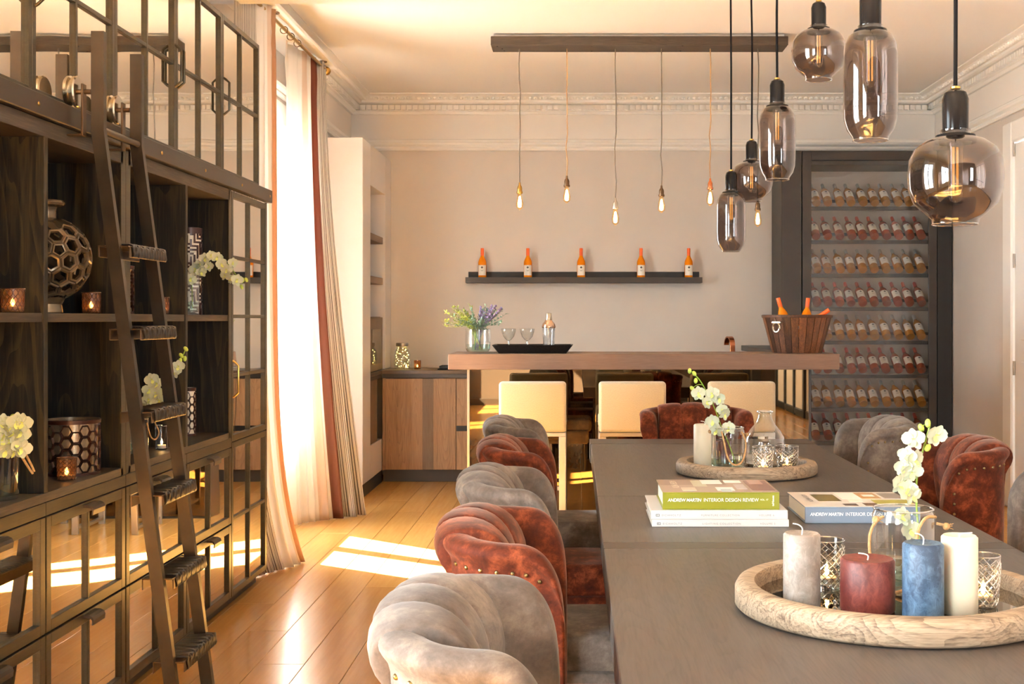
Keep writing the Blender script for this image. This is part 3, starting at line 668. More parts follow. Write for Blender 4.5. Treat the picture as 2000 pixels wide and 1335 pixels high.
for i in range(25):
    a = PI * i / 24; r0 = 0.07
    px, pz = -r0*math.cos(a), 0.20 + r0*math.sin(a)
    nx, nz = -math.cos(a), math.sin(a)
    rs.append([(0.03*sd_*1.0, -0.05 + px*1.0 + nx*0.006*sg, pz + nz*0.006*sg) for sd_, sg in ((-0.7,-1),(0.7,-1),(0.7,1),(-0.7,1))])
g.rings(rs); obj('spout', g.turn(Matrix.Rotation(R(14), 4, 'Z')), M['copper'], fc)
obj('riser', G().box(-0.022, 0.022, -0.126, -0.114, 0, 0.2, 0.002).turn(Matrix.Rotation(R(14), 4, 'Z')), M['copper'], fc)

# ------------------------------------------------------------------ wall shelf with bottles, line of bulbs
ws = thing('picture_ledge_shelf', 'long dark steel ledge shelf on the back wall under the hanging bulbs', 'shelf', (0.072, YB, 1.656))
obj('ledge', G().box(-1.012, 1.012, -0.15, 0, 0, 0.012, 0.001), M['steeldark'], ws)
obj('front_lip', G().box(-1.012, 1.012, -0.156, -0.15, 0, 0.048, 0.001), M['steelframe'], ws)
obj('back_plate', G().box(-1.0, 1.0, -0.004, 0, 0.012, 0.10, 0.001), M['steeldark'], ws)
for x in (-0.72, -0.29, 0.175, 0.66):
    obj('spot_light', G().lathe([(0.0005,0.034),(0.02,0.034),(0.026,0.03),(0.034,0.012),(0.034,0.0)], 20, (x, -0.075, 0.0122)), M['copper'], ws)
BODY = [(0.0005,0.003),(0.034,0.0),(0.0365,0.006),(0.0365,0.165),(0.034,0.182),(0.024,0.205),(0.0155,0.222),(0.0138,0.24)]
def bottle_proto(name, bodym, foil, scale=1.0, n=18, emblem=True):
    t = thing(name, 'bottle', 'bottle')
    sc = lambda p: [(r*scale, z*scale) for r, z in p]
    obj('bottle_glass', G().lathe(sc(BODY), n), bodym, t)
    obj('capsule', G().lathe(sc([(0.0142,0.228),(0.0148,0.23),(0.0148,0.292),(0.0135,0.296),(0.0003,0.296)]), n), foil, t)
    rs = []
    for z in (0.055, 0.145):
        rs.append([(0.0369*scale*math.sin(a), -0.0369*scale*math.cos(a), z*scale) for a in [R(-62 + 124*i/12) for i in range(13)]])
    lb = obj('paper_label', G().rings(rs, False, False), M['paper'], t)
    rs = []
    for z, hw in ((0.116, 7), (0.122, 16), (0.128, 13), (0.134, 5)):
        rs.append([(0.0371*scale*math.sin(a), -0.0371*scale*math.cos(a), z*scale) for a in [R(-hw + 2*hw*i/4) for i in range(5)]])
    if emblem: obj('label_emblem', G().rings(rs, False, False), M['ink'], lb)
    g = G()
    for z, hw in ((0.100, 20), (0.092, 13)):
        g.rings([[(0.0371*scale*math.sin(a), -0.0371*scale*math.cos(a), zz*scale) for a in [R(-hw + 2*hw*i/4) for i in range(5)]] for zz in (z, z+0.0025)], False, False)
    obj('label_line', g, M['ink'], lb)
    return t
po = bottle_proto('rose_wine_bottle', M['rosewine'], M['orange'], 0.97)
bx = [942, 1031, 1135, 1252, 1345]
for i, px in enumerate(bx):
    l = ('orange-capped rose wine bottle on the ledge shelf, %s from the left' % ORD[i]); X = (px-1124)*10.57/2400
    o = po if i == 0 else copy_tree(po)
    o.location = (X, YB-0.08, 1.6685); o['label'] = l; o['group'] = 'bottles on the ledge shelf'
lp = thing('linear_bulb_lamp', 'weathered plank lamp on the ceiling with six bare glowing bulbs on cords', 'lamp', (0.43, 8.37, ZC))
obj('plank_beam', G().box(-1.0, 1.0, -0.11, 0.11, -0.082, -0.022, 0.003), M['plank'], lp)
obj('ceiling_mount', G().box(-0.98, 0.98, -0.07, 0.07, -0.022, 0, 0.001), M['trim'], lp)
for x, y in ((-0.96,-0.07),(-0.93,0.0),(-0.92,0.07),(-0.32,-0.08),(-0.32,0.08),(0.29,-0.09),(0.29,0.07)):
    obj('bolt', G().cyl(0.006, -0.086, -0.08, (x, y, 0), 8), M['blackmat'], lp)
bulbs = [(1015,410,'g','brass'),(1107,397,'c','oldbrass'),(1202,440,'g','satin'),(1292,416,'g','oldbrass'),(1387,402,'c','copper'),(1480,443,'g','oldbrass')]
for px, py, cm, sm_ in bulbs:
    X = (px-1124)*8.37/2400 - 0.43; zb = 1.35 + (622-py)*8.37/2400 - ZC
    rr = random.Random(px); top = -0.082; zs_ = zb + 0.185
    pts = [(X + (rr.uniform(-0.006,0.006) if 0 < i < 9 else 0), 0, top + (zs_-top)*i/9) for i in range(10)]
    cdo = obj('lamp_cord', G().tube(pts, 0.0042, 6), M['cordgrey'] if cm == 'g' else M['cordgold'], lp)
    obj('socket', G().lathe([(0.0006,0.19),(0.006,0.188),(0.008,0.17),(0.014,0.162),(0.017,0.15),(0.017,0.128),(0.021,0.126),(0.021,0.112),(0.017,0.11)], 16, (X,0,zb)), M[sm_], cdo)
    obj('bulb', G().lathe([(0.0132,0.112),(0.014,0.105),(0.022,0.07),(0.0265,0.045),(0.0235,0.018),(0.008,0.004),(0.0005,0.0)], 18, (X,0,zb)), M['amberglass'], cdo)
    obj('filament', G().lathe([(0.0005,0.095),(0.006,0.09),(0.013,0.05),(0.011,0.022),(0.0005,0.016)], 12, (X,0,zb)), M['bulb'], cdo)

# ------------------------------------------------------------------ wine cabinet
wc = thing('wine_cabinet', 'tall dark steel wine cabinet with a glass door and racks of tilted bottles', 'wine cabinet', (0,0,0))
wx0, wx1, wy, wz = 1.70, 3.105, 10.15, 2.735
obj('side_panel', G().box(wx0, wx0+0.03, wy+0.004, YB-0.004, 0, wz, 0.002), M['steelframe'], wc)
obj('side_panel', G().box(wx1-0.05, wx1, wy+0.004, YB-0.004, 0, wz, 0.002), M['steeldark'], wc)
obj('top_panel', G().box(wx0+0.03, wx1-0.05, wy+0.004, YB-0.004, 2.62, wz), M['steelframe'], wc)
obj('back_panel', G().box(wx0+0.03, wx1-0.05, YB-0.03, YB-0.006, 0.04, 2.62), M['wall'], wc)
obj('bottom_panel', G().box(wx0+0.03, wx1-0.05, wy+0.004, YB-0.03, 0, 0.06), M['steeldark'], wc)
obj('inner_side', G().box(1.90, 1.925, wy+0.03, YB-0.03, 0.06, 2.62), M['wall'], wc)
obj('front_stile', G().box(wx0, 1.865, wy-0.012, wy+0.004, 0, wz, 0.002), M['steelframe'], wc)
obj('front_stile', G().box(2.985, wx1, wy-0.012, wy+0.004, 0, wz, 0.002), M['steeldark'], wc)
dg = G().box(1.872, 1.945, wy-0.02, wy+0.01, 0.02, 2.73, 0.002).box(2.914, 2.98, wy-0.02, wy+0.01, 0.02, 2.73, 0.002)
dg.box(1.945, 2.914, wy-0.02, wy+0.01, 2.655, 2.73, 0.002).box(1.945, 2.914, wy-0.02, wy+0.01, 0.02, 0.12, 0.002)
df = obj('door_frame', dg, M['steelframe'], wc)
obj('glass_pane', G().box(1.94, 2.92, wy-0.004, wy, 0.11, 2.66), M['fridgepane'], df)
ZL = [2.251, 1.972, 1.693, 1.414, 1.136, 0.856, 0.577, 0.298]
for z in ZL:
    sh = obj('rack_shelf', G().box(1.925, 2.98, wy+0.06, wy+0.09, z, z+0.03, 0.001), M['rack'], wc)
    obj('bottle_rail', G().box(1.925, 2.98, wy+0.20, wy+0.215, z+0.075, z+0.10, 0.001), M['rack'], sh)
pa = bottle_proto('white_wine_bottle', M['amber'], M['silverfoil'], 1.0, 14); pr_ = bottle_proto('red_wine_bottle', M['pink'], M['redfoil'], 1.0, 14)
axis = Vector((-0.01, 0.80, 0.60)).normalized()
nrm = (Vector((0,-1,0)) - axis * Vector((0,-1,0)).dot(axis)).normalized(); by = -nrm; bxv = by.cross(axis)
rot = Matrix((bxv, by, axis)).transposed().to_euler()
used = set(); rk = ['top','second','third','fourth','fifth','sixth','seventh','lowest']
for r_i, z in enumerate(ZL):
    for c_i in range(10):
        proto = pa if r_i % 2 == 0 else pr_
        o = proto if proto.name not in used else copy_tree(proto)
        used.add(proto.name)
        o.location = (2.015 + c_i*0.0975 + random.uniform(-0.006, 0.006), wy+0.105, z+0.062); o.rotation_euler = rot
        o['group'] = 'bottles in the wine cabinet'
        o['label'] = '%s bottle, %s from the left on the %s rack of the wine cabinet' % ('silver-capped amber wine' if r_i % 2 == 0 else 'red-capped wine', ORD[c_i], rk[r_i])

# ------------------------------------------------------------------ bar
br = thing('home_bar', 'freestanding bar with a thick brown oak top and a bronze mirrored front', 'bar', (0,0,0))
obj('bar_top', G().box(-0.83, 1.72, 8.0, 8.6, 1.018, 1.12, 0.003), M['barwood'], br)
obj('mirror_front', G().box(-0.715, 1.575, 8.30, 8.308, 0.02, 1.017), M['bronze'], br)
obj('bar_core', G().box(-0.725, 1.585, 8.308, 8.52, 0.0, 1.018, 0.001), M['plinth'], br)
obj('edge_strip', G().box(-0.732, -0.715, 8.292, 8.53, 0.0, 1.018, 0.001), M['satin'], br)
obj('edge_strip', G().box(1.575, 1.59, 8.292, 8.53, 0.0, 1.018, 0.001), M['plinth'], br)
rt = thing('bar_return', 'grey-brown return slab joining the bar to the back wall beside the wine cabinet', 'counter', (0,0,0))
obj('return_top', G().box(1.435, 1.698, 8.602, YB-0.005, 1.075, 1.12, 0.003), M['tableband'], rt)
obj('return_leg', G().box(1.60, 1.63, 8.75, 8.79, 0, 1.075).box(1.60, 1.63, 9.9, 9.94, 0, 1.075), M['plinth'], rt)

# ------------------------------------------------------------------ things on the bar
vs = thing('glass_vase', 'clear straight glass vase of water on the left end of the bar', 'vase', (-0.655, 8.25, 1.1205))
obj('vase_glass', G().lathe([(0.0005,0.006),(0.06,0.004),(0.074,0.012),(0.083,0.03),(0.086,0.09),(0.083,0.16)], 32), M['clear'], vs)
obj('vase_lip', G().tube([(0.083*math.cos(2*PI*i/32), 0.083*math.sin(2*PI*i/32), 0.16) for i in range(32)], 0.002, 6, True), M['rim'], vs)
obj('water', G().lathe([(0.0005,0.008),(0.07,0.012),(0.081,0.03),(0.082,0.06),(0.0005,0.06)], 28), M['water'], vs)
bq = thing('herb_bouquet', 'loose bouquet of lavender and green herbs standing in the vase on the bar', 'flowers', (-0.655, 8.25, 1.13))
def sprig_pts(tx, ty, tz, rr):
    return [(rr.uniform(-0.03,0.03), rr.uniform(-0.03,0.03), 0.01), (tx*0.12, ty*0.12, 0.10), (tx*0.32, ty*0.32, 0.16 + 0.05*tz), (tx*0.68, ty*0.68, 0.15 + 0.62*(tz-0.15)), (tx, ty, tz)]
def bez(pts, n):
    pts = [Vector(p) for p in pts]; out = []
    for i in range(n):
        t = i/(n-1) * (len(pts)-1); a = min(int(t), len(pts)-2); f = t - a
        p0, p1, p2, p3 = pts[max(a-1,0)], pts[a], pts[a+1], pts[min(a+2, len(pts)-1)]
        out.append(0.5*((2*p1) + (p2-p0)*f + (2*p0-5*p1+4*p2-p3)*f*f + (3*p1-p0-3*p2+p3)*f**3))
    return out
rr = random.Random(11)
for i in range(72):
    a = rr.uniform(0, 2*PI); kind = ['herb','herbgrey','lavender'][i % 3]
    rad = rr.uniform(0.05, 0.25); tz = rr.uniform(0.22, 0.34) - rad*0.25
    if kind == 'lavender': a = rr.uniform(-0.9, 0.9); rad = rr.uniform(0.02, 0.17); tz = rr.uniform(0.24, 0.31)
    if kind == 'herb' : a = rr.uniform(1.9, 4.4)
    P = bez(sprig_pts(rad*math.cos(a)*1.05, 0.55*rad*math.sin(a), tz, rr), 14)
    g = G().tube(P, lambda t: 0.0016*(1-0.5*t), 5)
    for q in range(5, 14):
        for s_ in range(4 if kind != 'lavender' else 6):
            d = Vector((rr.uniform(-1,1), rr.uniform(-1,1), rr.uniform(-0.2,1))).normalized(); p = P[q]
            if kind == 'lavender':
                if q < 9: continue
                g.ball(0.0052, tuple(p + d*0.004), 5, 4, 1.3); continue
            L = rr.uniform(0.016, 0.030); sd_ = d.cross(Vector((0.2,0.1,1))).normalized()*0.0055
            g.add([tuple(p), tuple(p + d*L*0.5 + sd_), tuple(p + d*L), tuple(p + d*L*0.5 - sd_)], [(0,1,2,3)])
    obj('sprig', g, M[kind], bq, label={'herb':'yellow-green herb sprig','herbgrey':'grey-green herb sprig','lavender':'purple lavender sprig'}[kind], ang=0)
bt = thing('serving_tray', 'dark hammered serving tray with flared sides on the bar', 'tray', (-0.285, 8.27, 1.1205))
def rrect(hx, hy, r, z, n=5):
    out = []
    for cx, cy_, a0 in ((hx-r,hy-r,0),(-hx+r,hy-r,90),(-hx+r,-hy+r,180),(hx-r,-hy+r,270)):
        for i in range(n+1):
            a = R(a0 + 90*i/n); out.append((cx + r*math.cos(a), cy_ + r*math.sin(a), z))
    return out
obj('tray_body', G().rings([rrect(0.225,0.14,0.012,0), rrect(0.262,0.172,0.015,0.048), rrect(0.268,0.178,0.016,0.056), rrect(0.256,0.166,0.014,0.056), rrect(0.224,0.138,0.012,0.008)]), simple('hammered_iron', (0.012,0.011,0.011), 0.45, 0.4, noise=0.5, ns=120), bt, ang=25)
def coupe(lab, loc):
    t = thing('coupe_glass', lab, 'glass', loc, 0, 'cocktail glasses on the bar tray')
    obj('bowl', G().lathe([(0.004,0.072),(0.016,0.078),(0.036,0.10),(0.049,0.135),(0.051,0.152)], 28), M['clear'], t)
    obj('lip', G().tube([(0.051*math.cos(2*PI*i/28), 0.051*math.sin(2*PI*i/28), 0.152) for i in range(28)], 0.0014, 6, True), M['rim'], t)
    obj('stem', G().lathe([(0.036,0),(0.035,0.0025),(0.008,0.007),(0.004,0.016),(0.0045,0.045),(0.0075,0.055),(0.0045,0.064),(0.006,0.074)], 20), M['rim'], t)
coupe('shallow cocktail glass on the bar tray beside the bouquet', (-0.45, 8.27, 1.129))
coupe('shallow cocktail glass on the bar tray beside the shaker', (-0.325, 8.27, 1.129))
sk = thing('cocktail_shaker', 'glass cocktail shaker with a metal cap on the bar tray', 'shaker', (-0.18, 8.27, 1.129))
obj('shaker_body', G().lathe([(0.0005,0.004),(0.033,0.0),(0.035,0.006),(0.044,0.155),(0.045,0.165)], 24), M['shakerglass'], sk)
obj('shaker_top', G().lathe([(0.0455,0.16),(0.047,0.163),(0.047,0.17),(0.042,0.186),(0.024,0.208),(0.021,0.213)], 24), simple('rose_metal', hexc('d8b8a2'), 0.18, 1.0), sk, label='rose metal collar')
obj('shaker_cap', G().lathe([(0.021,0.212),(0.023,0.214),(0.018,0.256),(0.015,0.26),(0.0005,0.262)], 24), M['chrome'], sk, label='bright metal cap')
bk = thing('wine_bucket', 'tapered wooden stave wine bucket with a ring shackle on the right end of the bar', 'bucket', (1.50, 8.32, 1.1205))
NS = 26
for i in range(NS):
    a0, a1 = 2*PI*i/NS + 0.008, 2*PI*(i+1)/NS - 0.008; jj = random.uniform(-0.002, 0.003); g = G(); rs = []
    for z, ro in ((0.0,0.166),(0.25,0.232)):
        rs.append([(rad*math.cos(a), rad*math.sin(a), z + (jj if z else 0)) for a, rad in ((a0, ro+jj), ((a0+a1)/2, ro+jj+0.0015), (a1, ro+jj), (a1, ro-0.014), (a0, ro-0.014))])
    g.rings(rs); obj('stave', g, M['bucketa'], bk, ang=20)
obj('bucket_base', G().cyl(0.15, 0.004, 0.02), M['darkwood'], bk)
obj('rim_band', G().lathe([(0.233,0.236),(0.237,0.238),(0.239,0.252),(0.231,0.256),(0.217,0.255),(0.217,0.246)], 40), M['bucketa'], bk)
for sg in (-1, 1):
    a = R(-134) if sg < 0 else R(46); nx, ny = math.cos(a), math.sin(a); rb = 0.222; zc = 0.205
    sh = obj('shackle_bolt', G().tube([(nx*rb - ny*(-0.03), ny*rb + nx*(-0.03), zc), (nx*(rb+0.02) - ny*(-0.03), ny*(rb+0.02) + nx*(-0.03), zc), (nx*(rb+0.02) - ny*0.03, ny*(rb+0.02) + nx*0.03, zc), (nx*rb - ny*0.03, ny*rb + nx*0.03, zc)], 0.008, 10), M['chrome'], bk)
    obj('shackle_ring', G().tube([(nx*(rb+0.022) - ny*0.026*math.cos(t), ny*(rb+0.022) + nx*0.026*math.cos(t), zc-0.034+0.03*math.sin(t)) for t in [2*PI*i/24 for i in range(24)]], 0.0062, 8, True), M['chrome'], sh)
for (x, y, tilt, az, lab) in ((-0.13, -0.02, 16, 180, 'orange-capped bottle leaning at the left of the wooden bucket'), (0.075, 0.03, 5, 0, 'orange-capped bottle standing upright in the middle of the wooden bucket'), (0.10, -0.07, 55, -18, 'orange-capped bottle lying low at the right of the wooden bucket')):
    o = copy_tree(po, label=lab); o['group'] = 'bottles in the wooden bucket'
    m_ = Matrix.Rotation(R(az), 4, 'Z') @ Matrix.Rotation(R(tilt), 4, 'Y') @ Matrix.Rotation(R(-az), 4, 'Z')
    o.rotation_euler = m_.to_euler(); o.location = {16: (1.450, 8.32, 1.215), 5: (1.555, 8.35, 1.205), 55: (1.46, 8.23, 1.245)}[tilt]

# ------------------------------------------------------------------ bar stools
def make_stool():
    t = thing('bar_stool', 'stool', 'stool', (0,0,0), 0, 'linen bar stools at the mirrored bar')
    obj('backrest', G().box(-0.21, 0.21, 0.0, 0.085, 0.64, 0.957, 0.022, 4), M['linen'], t)
    obj('seat', G().box(-0.208, 0.208, 0.075, 0.47, 0.635, 0.735, 0.022, 4), M['linen'], t)
    obj('seat_frame', G().box(-0.207, 0.207, 0.004, 0.46, 0.615, 0.64, 0.002), M['satin'], t)
    for sx in (-1, 1):
        for y in (0.006, 0.432):
            x0, x1 = sorted((sx*0.207, sx*0.165)); obj('leg', G().box(x0, x1, y, y+0.026, 0, 0.616, 0.002), M['satin'], t)
        x0, x1 = sorted((sx*0.2, sx*0.172)); obj('side_stretcher', G().box(x0, x1, 0.032, 0.432, 0.03, 0.05, 0.002), M['satin'], t)
    obj('footrest', G().box(-0.165, 0.165, 0.434, 0.456, 0.22, 0.245, 0.002), M['satin'], t)
    return t
st = make_stool()
labs = ['linen bar stool nearest to the oak cupboard, left of the other two', 'linen bar stool between the other two, behind the velvet head chair', 'linen bar stool nearest to the wine cabinet, behind the demijohn']
for i, (x, y) in enumerate(((-0.268, 7.65), (0.355, 7.65), (1.040, 7.66))):
    o = st if i == 0 else copy_tree(st)
    o.location = (x, y, 0); o['label'] = labs[i]

# ------------------------------------------------------------------ dining table
dt = thing('dining_table', 'long grey-brown oak extension table down the middle of the room', 'table', (0,0,0))
X0, X1 = 0.073, 1.133
for nm, y0, y1, mt in (('near_leaf',1.25,3.158,'tabletop'),('far_leaf',4.092,5.788,'tabletop'),('extension_leaf',3.245,4.089,'tabletop')):
    obj('table_leaf', G().box(X0, X1, y0, y1, 0.675, 0.76, 0.002), M[mt], dt)
obj('inlay_band', G().box(X0, X1, 3.16, 3.243, 0.675, 0.7598, 0.001), M['tableband'], dt)
obj('end_strip', G().box(X0-0.004, X1+0.004, 5.791, 6.03, 0.67, 0.7605, 0.002), M['tableband'], dt)
for y in (1.75, 5.35):
    g = G().box(0.16, 1.046, y, y+0.12, 0, 0.02, 0.002).box(0.16, 0.18, y, y+0.12, 0.02, 0.675, 0.002).box(1.026, 1.046, y, y+0.12, 0.02, 0.675, 0.002)
    obj('table_leg', g, M['tablesteel'], dt)
obj('stretcher', G().box(0.55, 0.65, 1.87, 5.35, 0.62, 0.674, 0.002), M['tablesteel'], dt)

# ------------------------------------------------------------------ velvet tub chairs
def cpath(q):
    """plan of the back, q in metres of arc from the middle of the rear: flat rear, round corners, straight wings"""
    s = 1 if q >= 0 else -1; a = abs(q)
    if a <= 0.135: return (-0.236 + 0.6*q*q, q), (-1, 0)
    if a <= 0.135 + 0.165:
        t = (a-0.135)/0.105; return (-0.225 + 0.105*(1-math.cos(t)), s*(0.135 + 0.105*math.sin(t))), (-math.cos(t), s*math.sin(t))
    return (-0.120 + (a-0.30), s*0.24), (0, s)
Q_END = 0.30 + 0.120
def ztop(q):
    a = abs(q)
    if a < 0.2: return 0.908 - 0.016*(a/0.2)**2
    if a <= 0.30: return 0.892 - 0.008*(a-0.2)/0.1
    x = (a-0.30)/(Q_END-0.30)
    return 0.714 + 0.170*math.sqrt(max(0, 1 - x**2.8))
def place(p, n, o, z): return (p[0] + n[0]*o, p[1] + n[1]*o, z)
def chair_back():
    g = G(); rs = []; NC, K = 3, 24
    for i in range(NC*K + 1):
        t = i/(NC*K); th = -0.205 + 0.41*t; p, n = cpath(max(-0.1349, min(0.1349, th*0.66))); p = (-0.236 + 0.5*th*th, th*0.93); zt = ztop(th*0.8) + 0.008
        cf = abs(math.sin(PI*NC*t))**0.2 if 0 < i < NC*K else 0.2
        e = (1-cf)*0.02
        prof = [(0.018,0.24),(0.022,zt-0.105),(0.045-e*0.3,zt-0.095),(0.062-e*0.5,zt-0.068),(0.064-e*0.6,zt-0.038),(0.046-e*0.6,zt-0.012-e*0.5),(0.012,zt-e*0.8),(-0.028,zt+0.001-e),(-0.068,zt-0.014-e),(-0.100+e*0.7,zt-0.045-e*0.7),(-0.122+e,zt-0.09),(-0.128+e,zt-0.15),(-0.118+e,0.68),(-0.09+e,0.56),(-0.05+e*0.5,0.44),(-0.04,0.30)]
        rs.append([place(p, n, o, z) for o, z in prof])
    return g.rings(rs)
def chair_wing(s):
    g = G(); rs = []; ths = [0.125 + 0.175*i/11 for i in range(12)] + [0.30 + 0.120*i/16 for i in range(1, 17)]
    for q, th in enumerate(ths):
        p, n = cpath(s*th); zt = ztop(th); k = 1.0
        if q >= len(ths)-2: k = (0.8, 0.5)[q - len(ths) + 2]
        f = 0.35 + 0.65*min(1, (zt-0.70)/0.12)
        prof = [(0.024,0.24),(0.028,0.56),(0.030,zt-0.09*f-0.02),(0.030,zt-0.052*f-0.003),(0.0385*k,zt-0.044*f),(0.0475*k,zt-0.033*f),(0.049*k,zt-0.019*f),(0.038*k,zt-0.006*f),(0.016*k,zt),(-0.014*k,zt-0.006*f),(-0.036*k,zt-0.028*f),(-0.044*k,zt-0.062*f),(-0.044*k,0.60),(-0.04,0.44),(-0.04,0.30)]
        rs.append([place(p, n, o, z) for o, z in prof])
    return g.rings(rs)
nail_mesh = G().lathe([(0.0003,0.0042),(0.003,0.0036),(0.0048,0.0016),(0.0052,-0.001)], 10).mesh('nailhead'); nail_mesh.materials.append(M['nail'])
def make_chair(velv, name):
    t = thing(name, 'chair', 'chair')
    bo = obj('back_cushion', chair_back(), velv, t, ang=180); bo.modifiers.new('soft', 'SUBSURF').render_levels = 1
    for s in (1, -1):
        wgo = obj('wing', chair_wing(s), velv, t, ang=180); wgo.modifiers.new('soft', 'SUBSURF').render_levels = 1
        pts = []
        th = 0.17
        while th < 0.375:
            pts.append((th, ztop(th) - 0.060)); th += 0.028
        for z in (0.735, 0.70, 0.665, 0.635, 0.605, 0.575, 0.545, 0.515, 0.485): pts.append((0.382, z))
        for th, z in pts:
            p, n = cpath(s*th); q = place(p, n, 0.0315, z)
            no = obj('nailhead', nail_mesh, None, wgo, q)
            no.rotation_euler = Vector((n[0], n[1], 0)).to_track_quat('Z', 'Y').to_euler()
    obj('seat_base', G().box(-0.20, 0.235, -0.205, 0.205, 0.24, 0.36, 0.02, 2), velv, t)
    obj('seat', G().box(-0.185, 0.262, -0.192, 0.192, 0.345, 0.468, 0.035, 4), velv, t)
    for x, y in ((-0.14,-0.16),(-0.14,0.16),(0.2,-0.16),(0.2,0.16)):
        obj('leg', G().lathe([(0.013,0),(0.022,0.245)], 12, (x,y,0), True), M['darkwood'], t)
    return t
cg = make_chair(M['greyvel'], 'tub_chair'); cr = make_chair(M['rustvel'], 'tub_chair')
CH = [('g', -0.027, 1.99, 0, 'taupe velvet tub chair with pleated back, closest to the camera on the window side'),
      ('r', -0.02, 2.81, 0, 'rust velvet tub chair with brass nailheads between the two nearest taupe chairs'),
      ('g', -0.054, 3.64, 0, 'taupe velvet tub chair between the two rust chairs on the window side'),
      ('r', -0.07, 4.58, 0, 'rust velvet tub chair fourth along the window side of the table'),
      ('g', -0.118, 5.51, 0, 'taupe velvet tub chair at the bar end of the window side'),
      ('g', 1.21, 5.51, PI, 'taupe velvet tub chair in front of the wine cabinet'),
      ('r', 1.29, 4.58, PI, 'rust velvet tub chair on the wall side of the table, next to the white door'),
      ('g', 1.37, 3.64, PI, 'taupe velvet tub chair cut off by the right edge of the photo'),
      ('r', 0.614, 6.17, -PI/2, 'rust velvet tub chair at the head of the table, facing the camera')]
seen = set()
for kd, x, y, rz, lab in CH:
    base = cg if kd == 'g' else cr
    o = base if kd not in seen else copy_tree(base)
    seen.add(kd); o.location = (x, y, 0); o.rotation_euler = (0, 0, rz); o['label'] = lab
    o['group'] = 'taupe velvet tub chairs around the table' if kd == 'g' else 'rust velvet tub chairs around the table'

# ------------------------------------------------------------------ lettering
def lettering(text, width=None, cap=0.01, slant=0.0, space=1.0, bold=0.0):
    """flat mesh of a line of text: starts at x=0, baseline y=0"""
    c = bpy.data.curves.new('lettering', 'FONT'); c.body = text; c.size = 1; c.shear = slant; c.space_character = space; c.offset = bold
    o = bpy.data.objects.new('lettering', c); C.objects.link(o)
    me = o.to_mesh(); g = G().add([v.co[:] for v in me.vertices], [p.vertices[:] for p in me.polygons]); o.to_mesh_clear()
    bpy.data.objects.remove(o); bpy.data.curves.remove(c)
    x0, x1 = min(v[0] for v in g.v), max(v[0] for v in g.v); k = cap/0.70; kx = (width/(x1-x0)) if width else k
    g.v = [((v[0]-x0)*kx, v[1]*k, 0) for v in g.v]; return g
def onfront(g, x, y, z): g.v = [(x + v[0], y, z + v[1]) for v in g.v]; return g
def book(name, lab, loc, L, D, Tn, cm, n_grp=None, hard=True):
    t = thing(name, lab, 'book', loc, 0, n_grp); c = 0.0035
    obj('cover', G().box(0, L, 0, D, Tn-c, Tn, 0.0008).box(0, L, 0, D, 0, c, 0.0008).box(0, L, 0, c*1.2, c, Tn-c, 0.0006), cm, t)
    obj('page_block', G().box(0.005, L-0.005, c*1.2, D-0.004, c, Tn-c), M['pages'], t)
    return t
PZ = [0.0]
def patch(t, x0, x1, y0, y1, z, col):
    nm = 'print_%s' % col
    if nm not in M: M[nm] = simple('cover_print', hexc(col), 0.35)
    PZ[0] += 0.00012; obj('cover_photo', G().box(x0, x1, y0, y1, z-0.0004, z+PZ[0]), M[nm], t)
wb1 = book('catalogue', 'white catalogue at the bottom of the book stack on the table', (0.217, 3.482, 0.7605), 0.388, 0.30, 0.0205, M['whitepage'])
wb2 = book('catalogue', 'white catalogue lying between the bottom catalogue and the olive book', (0.214, 3.484, 0.7815), 0.388, 0.30, 0.0255, M['whitepage'])
for t, zz, mid, vol, tn in ((wb1, 0.0066, 'LIGHTING COLLECTION', 'VOLUME 5', 0.0205), (wb2, 0.009, 'FURNITURE COLLECTION', 'VOLUME 6', 0.0255)):
    g = onfront(lettering('EICHHOLTZ', 0.054, 0.0052, 0, 1.3), 0.031, -0.0004, zz)
    onf = [onfront(lettering(mid, 0.108, 0.0052, 0, 1.3), 0.143, -0.0004, zz), onfront(lettering(vol, 0.043, 0.0052, 0, 1.3), 0.306, -0.0004, zz)]
    obj('spine_lettering', g, M['greyprint'], t, ang=0)
    for q in onf: obj('spine_lettering', q, M['greyprint'], t, ang=0)
    e = G(); a = 0.0105
    e.add([(0.014,-0.0004,zz-0.0008),(0.014+a,-0.0004,zz-0.0008),(0.014+a,-0.0004,zz+0.006),(0.014,-0.0004,zz+0.006)], [(0,1,2,3)])
    em = obj('spine_emblem', e, M['darkprint'], t, ang=0)
    for dx in (0.0022, 0.0052, 0.0075):
        obj('emblem_mark', G().add([(0.014+dx,-0.0007,zz+0.0008),(0.014+dx+0.0012,-0.0007,zz+0.0008),(0.014+dx+0.0012,-0.0007,zz+0.0044),(0.014+dx,-0.0007,zz+0.0044)], [(0,1,2,3)]), M['print'], em, ang=0)
gb = book('design_book', 'thick olive-spined design annual on top of the white catalogues', (0.248, 3.494, 0.8075), 0.332, 0.272, 0.0495, M['greenpage'])
bb = book('design_book', 'thick slate-blue design annual lying alone on the table', (0.662, 3.542, 0.7605), 0.332, 0.30, 0.0475, M['bluepage'])
